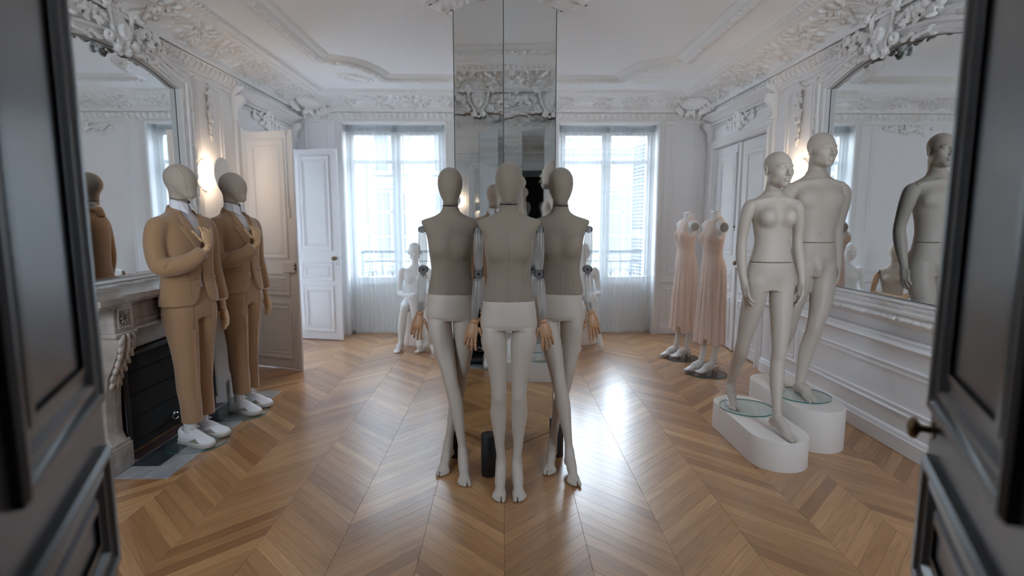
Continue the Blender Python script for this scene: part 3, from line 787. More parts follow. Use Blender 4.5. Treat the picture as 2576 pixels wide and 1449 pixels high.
relief_path('bead_row', IP, [(.055, .0), (.068, .004), (.081, .0)], bead, .006, mapC, parent=cornice)
# lowered soffit between the leaf band and the frame
ang = np.linspace(0, 2*PI, 361)[:-1]
def ray_hit(P, cx, cy):
    P = np.array(P, float); out = []
    for a in ang:
        d = np.array([math.cos(a), math.sin(a)]); best = 0
        for i in range(len(P)):
            p, q = P[i]-[cx, cy], P[(i+1) % len(P)]-[cx, cy]; e = q-p; den = d[0]*e[1]-d[1]*e[0]
            if abs(den) < 1e-9: continue
            t = (p[0]*e[1]-p[1]*e[0])/den; u = (p[0]*d[1]-p[1]*d[0])/den
            if t > 0 and -1e-6 <= u <= 1+1e-6: best = max(best, t)
        out.append((cx+d[0]*best, cy+d[1]*best))
    return out
ccx, ccy = (XL+XR)/2, (YF+YB)/2
ri = ray_hit(IP, ccx, ccy); ro = ray_hit([(XL+.53, YF+.53), (XR-.53, YF+.53), (XR-.53, YB-.53), (XL+.53, YB-.53)], ccx, ccy)
ro_c = [(XL+.53, YF+.53), (XR-.53, YF+.53), (XR-.53, YB-.53), (XL+.53, YB-.53)]
for c in ro_c:
    k = int(round(math.atan2(c[1]-ccy, c[0]-ccx) % (2*PI)/(2*PI)*360)) % 360; ro[k] = c
n = 360
V = [(x, y, ZC-.042) for x, y in ri]+[(x, y, ZC-.042) for x, y in ro]
F = [(i, (i+1) % n, n+(i+1) % n, n+i) for i in range(n)]
mesh_obj('ceiling_soffit', V, F, M['ceiling'], cornice)
# oval medallions in the spandrels and the central rosette
def disc_relief(name, cx, cy, ru, rv, hf, nr, na, rot=0.0, z=ZC, parent=None):
    r = np.linspace(0, 1, nr)[:, None]; a = np.linspace(0, 2*PI, na+1)[:-1][None, :]
    X, Y = r*np.cos(a)*ru, r*np.sin(a)*rv; h = hf(r+0*a, a+0*r)
    c, s = math.cos(rot), math.sin(rot)
    P = np.stack([cx+X*c-Y*s, cy+X*s+Y*c, z-h], -1).reshape(-1, 3)
    i = np.arange(nr-1)[:, None]; j = np.arange(na)[None, :]; j2 = (j+1) % na
    F = np.stack([(i*na+j).ravel(), (i*na+j2).ravel(), ((i+1)*na+j2).ravel(), ((i+1)*na+j).ravel()], 1)
    return mesh_obj(name, P, F, M['plaster'], parent, smooth=True)
def medal(r, a):
    ring = .022*np.exp(-((r-.62)/.07)**2)+.012*np.exp(-((r-.5)/.04)**2)
    lf = .020*np.clip(1-np.abs(r-.83)/.17, 0, 1)*np.abs(np.sin(a*9+5*r))**.7
    return ring+lf+.010*(r < .4)*np.sqrt(np.clip(1-(r/.4)**2, 0, 1))
for sx, sy, rt in ((-1, 1, .9), (1, 1, -.9), (-1, -1, -.9), (1, -1, .9)):
    disc_relief('oval_medallion', ccx+sx*(2.59-.98), ccy+sy*(3.29-1.02), .24, .15, medal, 26, 140, rt, ZC-.041, cornice)
def rose(r, a):
    w = lambda k, ph: np.abs(np.sin(a*k/2+ph))
    pet = .055*np.clip(1-np.abs(r-.28)/.20, 0, 1)*(.35+.65*w(12, 0))
    p2 = .040*np.clip(1-np.abs(r-.58)/.22, 0, 1)*(.15+.85*w(16, 1.2*np.sin(6*r)))
    p3 = .032*np.clip(1-np.abs(r-.86)/.14, 0, 1)*np.clip(w(24, 2*r)*1.3-.25, 0, 1)
    return (pet+p2+p3+.05*np.exp(-(r/.08)**2))*(1+.25*np.sin(a*48+r*60))
disc_relief('ceiling_rosette', ccx+.01, 3.80, .76, .80, rose, 52, 320, 0, ZC, cornice)

# shell cartouches in the two far corners of the cove
def carve_shell():
    S = SDF((-.34, -.26, -.20), (.34, .12, .20), .0075); r = np.random.default_rng(9)
    S.ell((0, -.02, .03), (.155, .075, .085), .0, rotx(.5))
    S.tube([(.165*math.cos(a), -.045-.03*math.sin(a), .035+.095*math.sin(a)) for a in np.linspace(0, 2*PI, 27)], .016, .006)
    for i in range(44):
        a = r.uniform(-.3, PI+.3); q = r.uniform(.17, .30); sg = 1
        S.ell((q*math.cos(a), -.02-.02*r.random()+.25*(abs(q*math.cos(a))-.15)*.6, -.02-.75*q*abs(math.sin(a))*.55), (.040, .014, .017), .003, roty(r.uniform(-2, 2)) @ rotz(r.uniform(-.5, .5)))
    return S.mesh(1)
kv, kf = carve_shell()
for cx, rz in ((XL+.27, PI/4), (XR-.27, -PI/4)):
    R = rotz(rz); W = kv @ R.T+np.array([cx, YB-.27, 2.955])
    mesh_obj('corner_shell', W, kf, M['plaster'], cornice, smooth=True)
# ---------------------------------------------------------------- wall mirrors and their carved frames
def arch_path(c, hw, zb, zc, rise, ow=0.0):
    P = [(c-hw, zb), (c+hw, zb), (c+hw, zc)]
    w = hw-.06
    if rise > 0:
        for t in np.linspace(1, -1, 23): P.append((c+w*t, zc+.008+rise*(1-t*t)))
    P.append((c-hw, zc)); return P
fleur = Tile(.30, .06, 100, 16)
for i in range(22): fleur.leaf(rng.random()*.30, .012+rng.random()*.03, .045, rng.choice([.5, -.5, 2.6, -2.6])+rng.normal(0, .3), .011, .5)
def mirror_unit(name, fm, zb, label, c, hw, zc):
    rise = .105
    t = thing(name, label, 'mirror', fm(c, zb, 0))
    P = arch_path(c, hw, zb, zc, rise)
    V = [fm(u, z, .010) for u, z in P]; F = [tuple(range(len(P)))]
    mesh_obj('mirror_glass', V, F, M['mirror'], t, world=True)
    MB().sweep(P, [(.005, .0112), (.003, .0122), (0, .014)], fm).build('mirror_edge', M['mirror_edge'], t, world=True)
    MB().sweep(P, [(.001, .0135), (.0, .02), (-.0, .05), (-.012, .062), (-.022, .05), (-.06, .052), (-.068, .074), (-.080, .078), (-.09, .066), (-.098, .06), (-.10, .0)], fm).build('frame', M['plaster'], t, smooth=40, world=True)
    relief_mirror = relief_path('carved_band', P, [(-.024, .048), (-.042, .056), (-.058, .05)], fleur, .0095, fm)
    relief_mirror.parent = t; relief_mirror.matrix_parent_inverse = Matrix.Translation(-Vector(t.location))
    b2 = relief_path('carved_border', P, [(-.098, .055), (-.125, .075), (-.152, .05), (-.16, .0)], fleur, .0095, fm, hs=1.4)
    b2.parent = t; b2.matrix_parent_inverse = Matrix.Translation(-Vector(t.location))
    # surrounding panel: flat stiles and a square head under the cornice
    MB().sweep(rect(c-hw-.20, c+hw+.20, zb-.17, 2.735), [(0, 0), (0, .028), (.012, .04), (.03, .04), (.04, .024), (.05, .02)], fm).build('outer_frame', M['plaster'], t, smooth=40, world=True)
    ms = MB()
    for sg in (-1, 1):     # spandrel scrolls
        for (du, dz, r, tn) in ((.60, 2.655, .055, 1), (.42, 2.69, .04, -1)):
            pts = []
            for i in range(30):
                a = i*.34; rr = r*(1-.8*i/30); pts.append(fm(c+sg*(du+tn*rr*math.cos(a)), dz+rr*math.sin(a), .03+.012*(i/30)))
            ms.tube(pts, [.013-.008*i/30 for i in range(30)], 6)
    ms.build('spandrel_scroll', M['plaster'], t, smooth=60, world=True, kind='stuff')
    return t
mir_left = mirror_unit('wall_mirror', mapL, 1.125, 'arched wall mirror in carved white frame above the marble fireplace', MIR_CL, .71, 2.575)
mir_right = mirror_unit('wall_mirror', mapR, 1.0, 'arched wall mirror in carved white frame behind the bare plinth mannequins', MIR_CR, .685, 2.57)

# cartouche with foliage over each mirror: one carved solid, shared by both walls (local: x along wall, -y outwards)
def carve_cartouche():
    S = SDF((-.62, -.20, -.30), (.62, .03, .30), .0060); r = np.random.default_rng(3)
    S.ell((0, -.045, .02), (.100, .045, .095), .02); S.ell((0, -.045, -.07), (.066, .042, .085), .02)
    for sg in (-1, 1):
        S.tube([(sg*x, -.082, z) for x, z in ((.030, .118), (.085, .125), (.118, .092), (.112, .03), (.094, -.04), (.060, -.10), (.054, -.135), (.078, -.165))], [.012, .015, .017, .016, .015, .014, .013, .012], .006, sub=4)
        S.tube([(sg*(.150+.034*(1-.7*t)*math.cos(2.4-t*6.5)), -.085-.02*t, .125+.034*(1-.7*t)*math.sin(2.4-t*6.5)) for t in np.linspace(0, 1, 14)], [.017]*14, .005)
        S.ell((sg*.034, -.08, .150), (.022, .026, .040), .006, roty(sg*.3))
    S.ell((0, -.085, -.04), (.05, .035, .06), .008)
    for i in range(8):
        a = i*PI/4; S.ell((.036*math.cos(a), -.115, -.04+.045*math.sin(a)), (.019, .014, .019), .004)
    for sg in (-1, 1):
        for (cx, cz, rr, st) in ((.135, -.10, .042, 3.4), (.055, -.165, .028, 2.0)):
            S.tube([(sg*(cx+rr*(1-.75*t)*math.cos(st+t*7)), -.075-.02*t, cz+rr*(1-.75*t)*math.sin(st+t*7)) for t in np.linspace(0, 1, 16)], .016, .006)
        for i in range(46):
            u = .16+.40*(i/46)**1.15; z0 = .03-.10*u+r.normal(0, .035); a = r.uniform(-1.0, 1.0)
            S.ell((sg*u, -.05-r.random()*.05, z0), (.036, .012, .017), .002, rotz(r.uniform(-.7, .7)) @ roty(a))
        for i in range(9): S.ell((sg*(.20+.24*r.random()), -.085, .02+r.normal(0, .03)), (.024, .02, .024), .004)
        for i in range(14):
            u = .14+.34*(i/14); S.ell((sg*u, -.045, -.13-.02*u+r.normal(0, .018)), (.034, .015, .014), .003, roty(r.uniform(-.6, .6)))
    for i in range(7): S.ell((.024*(i-3), -.07, .18+.035*(1-((i-3)/3)**2)), (.013, .02, .038), .004, roty((i-3)*.2))
    S.ell((0, -.08, .155), (.034, .03, .034), .006); S.tube([(-.04, -.05, -.17), (0, -.06, -.195), (.04, -.05, -.17)], .014, .01)
    S.box((-.62, -.30, -.32), (.62, .0, .32), op='i')
    return S.mesh(1)
cv, cf = carve_cartouche()
def put_carving(V, F, fm, u, z, d, sc_=1.0, name='cartouche', parent=None, mat='plaster'):
    W = np.array([fm(u+v[0]*sc_, z+v[2]*sc_, d-v[1]*sc_) for v in V])
    return mesh_obj(name, W, F, M[mat], parent, smooth=True, world=True)
put_carving(cv, cf, mapL, MIR_CL, 2.815, .02, .92, 'cartouche', mir_left)
put_carving(cv, cf, mapR, MIR_CR, 2.80, .02, .92, 'cartouche', mir_right)

# floral sprays: overdoor, panel heads, hanging drops
def carve_spray(L, hgt, n, seed, ring=False):
    S = SDF((-L, -.07, -hgt), (L, .02, hgt), .0066); r = np.random.default_rng(seed)
    for i in range(n):
        t = r.uniform(-1, 1); u = L*.92*np.sign(t)*abs(t)**1.3; zz = r.normal(0, hgt*.34)*(1-abs(t)*.6)
        S.ell((u, -.014-r.random()*.02*(1-abs(t)), zz), (.034*(1.1-.4*abs(t)), .011, .014), .002, roty(math.atan2(zz, u)+r.normal(0, .6)))
    for sg in (-1, 1): S.tube([(0, -.012, -hgt*.2), (sg*L*.5, -.014, hgt*.12), (sg*L*.9, -.01, hgt*.45)], .006, .003)
    for i in range(int(n*.25)): S.ell((r.normal(0, L*.22), -.03, r.normal(0, hgt*.3)), (.02, .016, .02), .003)
    if ring: S.tube([(.075*math.cos(a), -.035, .10*math.sin(a)) for a in np.linspace(0, 2*PI, 19)], .018, .004)
    S.box((-L, -.2, -hgt), (L, .0, hgt), op='i'); return S.mesh(1)
sv, sf = carve_spray(.42, .17, 80, 5, True)
hv, hf_ = carve_spray(.34, .10, 52, 8)
put_carving(hv, hf_, mapB, 0.0, 2.70, .005, 1.05, 'panel_ornament', wall_back)
put_carving(hv[:, [2, 1, 0]]*np.array([1, 1, -1]), hf_, mapR, 4.955, 2.50, .002, .95, 'hanging_ornament', wall_right)
put_carving(hv[:, [2, 1, 0]]*np.array([1, 1, -1]), hf_, mapL, 5.09, 2.50, .002, .8, 'hanging_ornament', wall_left)

# overdoors: frieze panel, dentil row, shelf, scroll consoles
dent = Tile(.05, .04, 20, 12); dent.blob(.025, .02, .016, .022, .35, .022)
for wl_, fm, d0, d1, nm in ((wall_left, mapL, LD0, LD1, 'trim_6'), (wall_right, mapR, RD0, RD1, 'trim_7')):
    root = bpy.data.objects.new(nm, None); COL.objects.link(root); root['kind'] = 'structure'
    a, b = d0-.13, min(d1+.13, YB-.02)
    mb = MB(); prof = [(2.735, 0), (2.735, .035), (2.75, .05), (2.775, .09), (2.79, .125), (2.815, .13), (2.822, .11), (2.822, 0)]
    n = len(prof); V = []; 
    for u, o in ((a, 0), (a-.0, 1), (b, 1), (b, 0)): V += [fm(u, z, d*(1 if o else 0)) for z, d in prof]
    mb.add(V, [(i*n+k, (i+1)*n+k, (i+1)*n+k+1, i*n+k+1) for i in range(3) for k in range(n-1)])
    mb.build('overdoor_shelf', M['door_white'], root, smooth=30)
    dr = relief_path('dentil_row', [(a+.06, 2.70), (b-.06, 2.70)], [(0, .02), (.015, .026), (.034, .02)], dent, .008, fm, parent=root, closed=False)
    panel(root, fm, a+.07, b-.07, 2.50, 2.68, 'overdoor_panel', [(0, 0), (0, .012), (.012, .016), (.018, .006)], 'door_white')
    put_carving(sv, sf, fm, (d0+d1)/2, 2.63, .008, .95, 'overdoor_ornament', root)
    for u in (a+.03, b-.03):
        pr = [(.0, 2.735), (.11, 2.735), (.12, 2.70), (.105, 2.665), (.075, 2.64), (.055, 2.60), (.05, 2.55), (.06, 2.52), (.05, 2.50), (.0, 2.50)]
        MB().prism([(z, d) for d, z in pr], lambda z, d, w, u=u, fm=fm: fm(u+w, z, d), -.03, .03).build('console', M['door_white'], root, smooth=40)

# ---------------------------------------------------------------- doors
def leaf_parts(t, w, h, th, mat, rows, stile, hand=1, both=True, prof=None):
    """door leaf in the frame of t: x 0..w from the hinge, thickness about y=0"""
    s = MB().box((0, -th/2, .008), (w, th/2, h), .003).build('leaf', mat, t)
    pr = prof or [(0, 0), (.0, .010), (.008, .014), (.018, .012), (.026, .005), (.034, .0035), (.05, .0035), (.056, .009), (.064, .009), (.07, .0)]
    for sd in ((-1, 1) if both else (-1,)):
        fm = lambda a, b, d, sd=sd: (a, sd*(th/2+d), b)
        for z0, z1 in rows:
            MB().sweep(rect(stile, w-stile, z0, z1), pr, fm).build('panel_moulding', mat, t, smooth=40)
            MB().sweep(rect(stile+.072, w-stile-.072, z0+.072, z1-.072), [(0, 0), (.002, .004), (.012, .005)], fm).build('raised_panel', mat, t)
    return s
def knob(t, x, z, th, sides=(-1,), mat='brass', r=.027, ks=1.0):
    for sd in sides:
        mb = MB(); P = [(.02, 0), (.021, .004), (.009, .006), (.008, .028), (.013, .034), (r, .041), (r*1.05, .052), (r*.8, .061), (r*.3, .065)]
        mb.lathe([(q, sd*(th/2+d*ks)) for q, d in P], (x, 0, z), 20, 'y').build('knob', M[mat], t, smooth=50)
        MB().lathe([(.006, sd*th/2), (.007, sd*(th/2+.003))], (x+.022, 0, z-.07), 10, 'y').build('keyhole_plate', M[mat], t)
ROOM_ROWS = [(.11, .70), (.765, 1.0), (1.14, 2.315)]
def room_leaf(label, hinge, ang, w, lock, bolt, hand, kn):
    t = thing('door_leaf', label, 'door', (hinge[0], hinge[1], 0), ang)
    leaf_parts(t, w, 2.395, .042, M['door_white'], ROOM_ROWS, .085)
    MB().box((w-.012, -.026, .008), (w+.018, -.006, 2.395), .004).build('meeting_strip', M['door_white'], t)
    if lock:
        MB().box((w-.15, -.045, 1.005), (w-.004, -.021, 1.105), .004).build('lock_case', M['door_white'], t)
        MB().box((w-.006, -.044, 1.065), (w+.001, -.028, 1.085)).box((w-.006, -.044, 1.03), (w+.001, -.028, 1.055)).build('lock_bolt', M['joint_black'], t)
    if kn: knob(t, w-.05, 1.05, .042, (-1, 1))
    if bolt:
        for z0, z1 in ((.03, .52), (1.55, 2.37)):
            MB().tube([(w-.055, -.028, z0), (w-.055, -.028, z1)], .005, 8).build('bolt_rod', M['door_white'], t)
            MB().box((w-.072, -.036, z0), (w-.038, -.021, z0+.10), .003).box((w-.068, -.035, z1-.06), (w-.042, -.021, z1-.03), .003).lathe([(.016, -.04), (.016, -.024)], (w-.055, 0, z1), 14, 'y').build('bolt_guide', M['door_white'], t)
    return t
ang1 = math.atan2(5.43-LD0, -2.01-XL); ang2 = math.atan2(6.82-LD1, -2.0-XL)
room_leaf('open white panelled door leaf with a rim lock and bolts, lit warm by the sconce', (XL+.01, LD0), ang1, .625, True, True, 1, False)
room_leaf('open white panelled door leaf with a brass knob, beside the curtained window', (XL+.01, LD1), ang2, .61, False, False, 1, True)
# closed double door in the right wall; frame: x along +y
for (h0, w, flip, lab, kn) in (((XR+.05, RD1), .70, -PI/2, 'closed white panelled door leaf nearest the window corner, behind the dresses', False),
                               ((XR+.05, RD0), .695, PI/2, 'closed white panelled door leaf with brass knob, behind the female plinth mannequin', True)):
    t = thing('door_leaf', lab, 'door', (h0[0], h0[1], 0), flip)
    leaf_parts(t, w, 2.40, .042, M['door_white'], [(.11, .62), (.70, .95), (1.12, 2.30)], .10)
    sd = -1 if flip < 0 else 1
    if kn:
        knob(t, w-.06, 1.04, .042, (sd,))
        MB().box((w-.02, sd*.021 if sd > 0 else -.045, .01), (w+.03, sd*.045 if sd > 0 else -.021, 2.40), .003).build('meeting_strip', M['door_white'], t)
        MB().box((w-.16, .021, .985), (w-.01, .046, 1.095), .004).build('lock_case', M['door_white'], t)
    else:
        MB().tube([(w-.05, -.03, .03), (w-.05, -.03, .52)], .005).build('bolt_rod', M['door_white'], t)
        MB().tube([(w-.05, -.03, 1.4), (w-.05, -.03, 2.38)], .004).lathe([(.014, -.045), (.014, -.02)], (w-.05, 0, 1.45), 14, 'y').build('bolt_rod', M['iron'], t)
    for z in (.3, 1.9): MB().tube([(.004, sd*.027, z-.05), (.004, sd*.027, z+.05)], .008).build('hinge', M['door_white'], t)
structure('trim_8', MB().box((XR+.09, RD0, 0), (XR+.12, RD1, DH)), M['door_white'])
structure('trim_9', MB().box((XR-.005, RD0, -.06), (XR+WT, RD1, .001)).box((XL-WT, LD0, -.06), (XL+.005, LD1, .001)), M['oak_plain'])
# the dark doors of the doorway the camera looks through
DARK_PROF = [(0, 0), (.0, .014), (.010, .022), (.024, .020), (.034, .008), (.040, .006), (.046, .012), (.056, .012), (.066, .0)]
DARK_ROWS = [(.13, .62), (.70, .995), (1.10, 2.33)]
for sx, lab, kn in ((-1, 'dark grey gloss door leaf at the left edge, seen very close and out of focus', False),
                    (1, 'dark grey gloss door leaf at the right edge with a small brass knob', True)):
    ex, ey, dx, dy = (-.993, 1.275, -.437, .900) if sx < 0 else (1.016, 1.195, .489, .872); w = .66
    hx, hy = ex-dx*w, ey-dy*w
    t = thing('entrance_door_leaf', lab, 'door', (hx, hy, 0), math.atan2(dy, dx))
    s = MB().box((0, -.022, .008), (w, .022, 2.43), .004).build('leaf', M['door_dark'], t)
    for sd in (-1, 1):
        fm = lambda a, b, d, sd=sd: (a, sd*(.022+d), b)
        for z0, z1 in DARK_ROWS:
            MB().sweep(rect(.07, w-.055, z0, z1), DARK_PROF, fm).build('panel_moulding', M['door_dark'], t, smooth=40)
            MB().sweep(rect(.07+.09, w-.055-.09, z0+.09, z1-.09), [(0, 0), (.004, .006), (.02, .008)], fm).build('raised_panel', M['door_dark'], t, smooth=40)
    inner = 1 if sx < 0 else -1
    MB().box((w-.001, -.03 if sx > 0 else -.008, .008), (w+.012, .008 if sx > 0 else .03, 2.43), .003).build('edge_strip', M['door_dark'], t)
    if kn: knob(t, w-.035, 1.045, .044, (1,), 'brass', .024, .75)

# ---------------------------------------------------------------- french windows, curtains, the street outside
def window_unit(nm, u0, u1):
    root = bpy.data.objects.new(nm, None); COL.objects.link(root); root['kind'] = 'structure'
    y0, y1 = YB+.13, YB+.18; um = (u0+u1)/2
    MB().box((u0, y0-.02, 0), (u0+.035, y1+.02, WH)).box((u1-.035, y0-.02, 0), (u1, y1+.02, WH)).box((u0, y0-.02, WH-.05), (u1, y1+.02, WH)).box((u0, y0-.02, .0), (u1, y1+.02, .035)).build('window_frame', M['door_white'], root)
    for a, b in ((u0+.037, um-.002), (um+.002, u1-.037)):
        s = MB(); st = .062
        s.box((a, y0, .04), (a+st, y1, WH-.055), .004).box((b-st, y0, .04), (b, y1, WH-.055), .004)
        for z0, z1 in ((.04, .15), (.66, .765), (2.265, 2.315), (2.63, WH-.055)): s.box((a+st, y0+.004, z0), (b-st, y1-.004, z1), .003)
        so = s.build('sash', M['door_white'], root)
        MB().box((a+st, y0+.015, .15), (b-st, y1-.015, .66)).sweep(rect(a+st, b-st, .15, .66), [(0, 0), (0, .012), (.03, .0)], lambda p, q, d: (p, y0+.015-d, q)).build('kick_panel', M['door_white'], so)
        for z0, z1 in ((.765, 2.265), (2.315, 2.63)):
            mesh_obj('pane', [(a+st, y0+.025, z0), (b-st, y0+.025, z0), (b-st, y0+.025, z1), (a+st, y0+.025, z1)], [(0, 1, 2, 3)], M['pane'], so)
    MB().box((um-.022, y0-.014, .04), (um+.022, y0, WH-.055), .004).tube([(um, y0-.022, .1), (um, y0-.022, 2.66)], .006).build('espagnolette_rod', M['door_white'], root)
    MB().lathe([(.004, -.05), (.02, -.045), (.024, -.03), (.012, -.02), (.012, 0)], (um, y0-.02, 1.16), 16, 'y').build('window_handle', M['door_white'], root)
    return root
window_unit('window_1', *W1); window_unit('window_2', *W2)

def curtain(label, u0, u1, seed, folds, amp, side_bunch):
    r = np.random.default_rng(seed); nu, nz = 150, 26; W = u1-u0; y = YB+.045
    s = np.linspace(0, 1, nu)[:, None]; zt = WH-.022
    z = np.concatenate([np.linspace(.012, zt-.10, nz-8), np.linspace(zt-.09, zt+.004, 8)])[None, :]
    sb = s+side_bunch*np.sin(PI*s)*(s-.5)*.5
    ph = np.zeros_like(s)
    for k in range(4): ph = ph+r.normal(0, .9)*np.sin((k+1)*PI*s+r.random()*6)
    wave = np.sin(2*PI*folds*s+ph)+.35*np.sin(2*PI*folds*2.3*s+2*ph+1)
    f = np.clip((zt-z)/.5, .25, 1)
    ruff = np.exp(-((z-(zt-.05))/.035)**2)*.016*np.sin(2*PI*folds*4.1*s+ph)
    X = u0+W*sb+0*z; Y = y+amp*wave*f*(.8+.2*np.sin(z*2+seed))+ruff
    Z = z+0*s+.004*np.sin(2*PI*folds*s+ph)*(z < .1)
    P = np.stack([X, Y, Z], -1).reshape(-1, 3)
    i = np.arange(nu-1)[:, None]; j = np.arange(nz)[None, :-1]
    F = np.stack([(i*nz+j).ravel(), ((i+1)*nz+j).ravel(), ((i+1)*nz+j+1).ravel(), (i*nz+j+1).ravel()], 1)
    t = thing('curtain', label, 'curtain', ((u0+u1)/2, y, 0), 0, None)
    mesh_obj('voile', P, F, M['curtain'], t, smooth=True, world=True)
    h = mesh_obj('gathered_heading', P.reshape(nu, nz, 3)[:, -8:].reshape(-1, 3)+np.array([0, -.004, 0]), np.stack([(i*8+np.arange(7)[None, :]).ravel(), ((i+1)*8+np.arange(7)[None, :]).ravel(), ((i+1)*8+np.arange(7)[None, :]+1).ravel(), (i*8+np.arange(7)[None, :]+1).ravel()], 1), M['curtain_heading'], t, smooth=True, world=True)
    MB().tube([(u0, y, zt-.045), (u1, y, zt-.045)], .005).build('rod', M['door_white'], t, world=True)
    return t
for (w0, w1), side in ((W1, 'left'), (W2, 'right')):
    m_ = (w0+w1)/2
    curtain(f'sheer white curtain over the outer half of the {side} window' if side == 'left' else 'sheer white curtain over the half of the right window nearest the mirrored column', w0+.012, m_+.02, 11 if side == 'left' else 12, 13, .024, .5)
    curtain('sheer white curtain over the half of the left window nearest the mirrored column' if side == 'left' else 'sheer white curtain over the outer half of the right window, nearest the dresses', m_-.02, w1-.012, 13 if side == 'left' else 14, 13, .024, -.5)

# balcony railings of cast iron
def railing(label, u0, u1):
    y = YB+.62; t = thing('balcony_railing', label, 'railing', ((u0+u1)/2, y, 0))
    MB().box((u0, y-.022, 1.06), (u1, y+.022, 1.10), .006).build('handrail', M['iron'], t, world=True)
    MB().box((u0, y-.012, .08), (u1, y+.012, .11)).box((u0, y-.01, .93), (u1, y+.01, .95)).build('bottom_rail', M['iron'], t, world=True)
    n = 6; w = (u1-u0)/n
    for i in range(n+1): MB().tube([(u0+i*w, y, .0), (u0+i*w, y, 1.06)], .009, 6).build('baluster', M['iron'], t, world=True)
    for i in range(n):
        cx = u0+(i+.5)*w; mb = MB()
        for sg in (-1, 1):
            for cz, r0 in ((.70, .085), (.36, .085)):
                mb.tube([(cx+sg*(.005+r0*(1-.8*k/22)*(1-math.cos(k*.33))*.5), y, cz+r0*1.5*(1-.8*k/22)*math.sin(k*.33)) for k in range(22)], .007, 5)
        mb.tube([(cx, y, .1), (cx, y, .94)], .006, 5)
        mb.build('iron_scroll', M['iron'], t, world=True, kind='stuff')
    return t
railing('cast iron balcony railing outside the left window', W1[0]-.25, W1[1]+.15)
railing('cast iron balcony railing outside the right window', W2[0]-.15, W2[1]+.25)
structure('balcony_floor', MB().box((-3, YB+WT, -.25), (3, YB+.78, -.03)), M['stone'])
def shutter(label, hx, ang):
    t = thing('shutter', label, 'shutter', (hx, YB+WT+.02, 0), ang)
    w, h = .52, 2.70
    MB().box((0, -.016, .05), (.05, .016, h), .003).box((w-.05, -.016, .05), (w, .016, h), .003).box((.05, -.016, .05), (w-.05, .016, .13)).box((.05, -.016, 1.32), (w-.05, .016, 1.39)).box((.05, -.016, h-.07), (w-.05, .016, h)).build('stile', M['shutter'], t)
    sl = MB().add([(.05, -.016, -.012), (w-.05, -.016, -.012), (w-.05, .016, .014), (.05, .016, .014), (.05, -.016, -.004), (w-.05, -.016, -.004), (w-.05, .016, .022), (.05, .016, .022)], [(0, 3, 2, 1), (4, 5, 6, 7), (0, 1, 5, 4), (1, 2, 6, 5), (2, 3, 7, 6), (3, 0, 4, 7)])
    o0 = None
    for z in [.15+.05*i for i in range(23)]+[1.41+.05*i for i in range(24)]:
        if o0 is None: o0 = sl.build('slat', M['shutter'], t); o = o0
        else: o = o0.copy(); COL.objects.link(o); o.parent = t
        o.location = (0, 0, z)
    return t
shutter('white louvred shutter folded open outside the right window', W2[1]+.0, PI/2+.22)
shutter('white louvred shutter folded open outside the left window', W1[0]-.0, PI/2-.18)

def facade(label, x0, x1, y, ztop, roof, seed):
    t = thing('apartment_building', label, 'building', ((x0+x1)/2, y, -8))
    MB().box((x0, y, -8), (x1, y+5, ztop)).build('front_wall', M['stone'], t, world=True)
    for z, d in ((-3.9, .25), (-.55, .35), (2.75, .2), (ztop-.5, .45)):
        MB().box((x0, y-d, z), (x1, y, z+.22)).box((x0, y-d*.6, z-.15), (x1, y, z)).build('string_course', M['stone'], t, world=True)
    if roof:
        MB().prism([(y, ztop), (y+5, ztop), (y+3.6, ztop+3.0), (y+1.0, ztop+3.0)], lambda a, b, d: (d, a, b), x0, x1).build('mansard_roof', M['zinc'], t, world=True)
    n = int((x1-x0)/1.9)
    for i in range(n):
        cx = x0+(i+.5)*(x1-x0)/n
        for zb, hh in ((-3.4, 2.5), (.1, 2.35), (3.2, 2.0)):
            if zb+hh > ztop-.7: continue
            f = MB().sweep(rect(cx-.50, cx+.50, zb, zb+hh), [(-.12, .0), (-.12, .10), (-.02, .08), (0, .06), (0, -.12)], lambda a, b, d: (a, y-d, b)).box((cx-.04, y-.02, zb), (cx+.04, y-.005, zb+hh)).box((cx-.5, y-.02, zb+hh*.72), (cx+.5, y-.005, zb+hh*.72+.06)).build('window', M['stone'], t, world=True)
            p = mesh_obj('pane', np.array([(cx-.5, y-.004, zb), (cx+.5, y-.004, zb), (cx+.5, y-.004, zb+hh), (cx-.5, y-.004, zb+hh)])-np.array(t.location), [(0, 1, 2, 3)], M['dark_glass'], f)
            if zb < 2: MB().box((cx-.62, y-.2, zb+.85), (cx+.62, y-.16, zb+.9)).box((cx-.62, y-.2, zb+.1), (cx+.62, y-.16, zb+.14)).build('window_rail', M['iron'], t, world=True)
    return t
facade('pale stone apartment building across the street, seen through the left window', -13, 1.2, 19.0, 6.1, True, 1)
facade('lower pale stone apartment building across the street, seen through the right window', 1.3, 14, 20.5, 4.6, False, 2)
structure('ground', MB().box((-40, YB+1.2, -8.2), (40, 60, -8)), M['stone'])

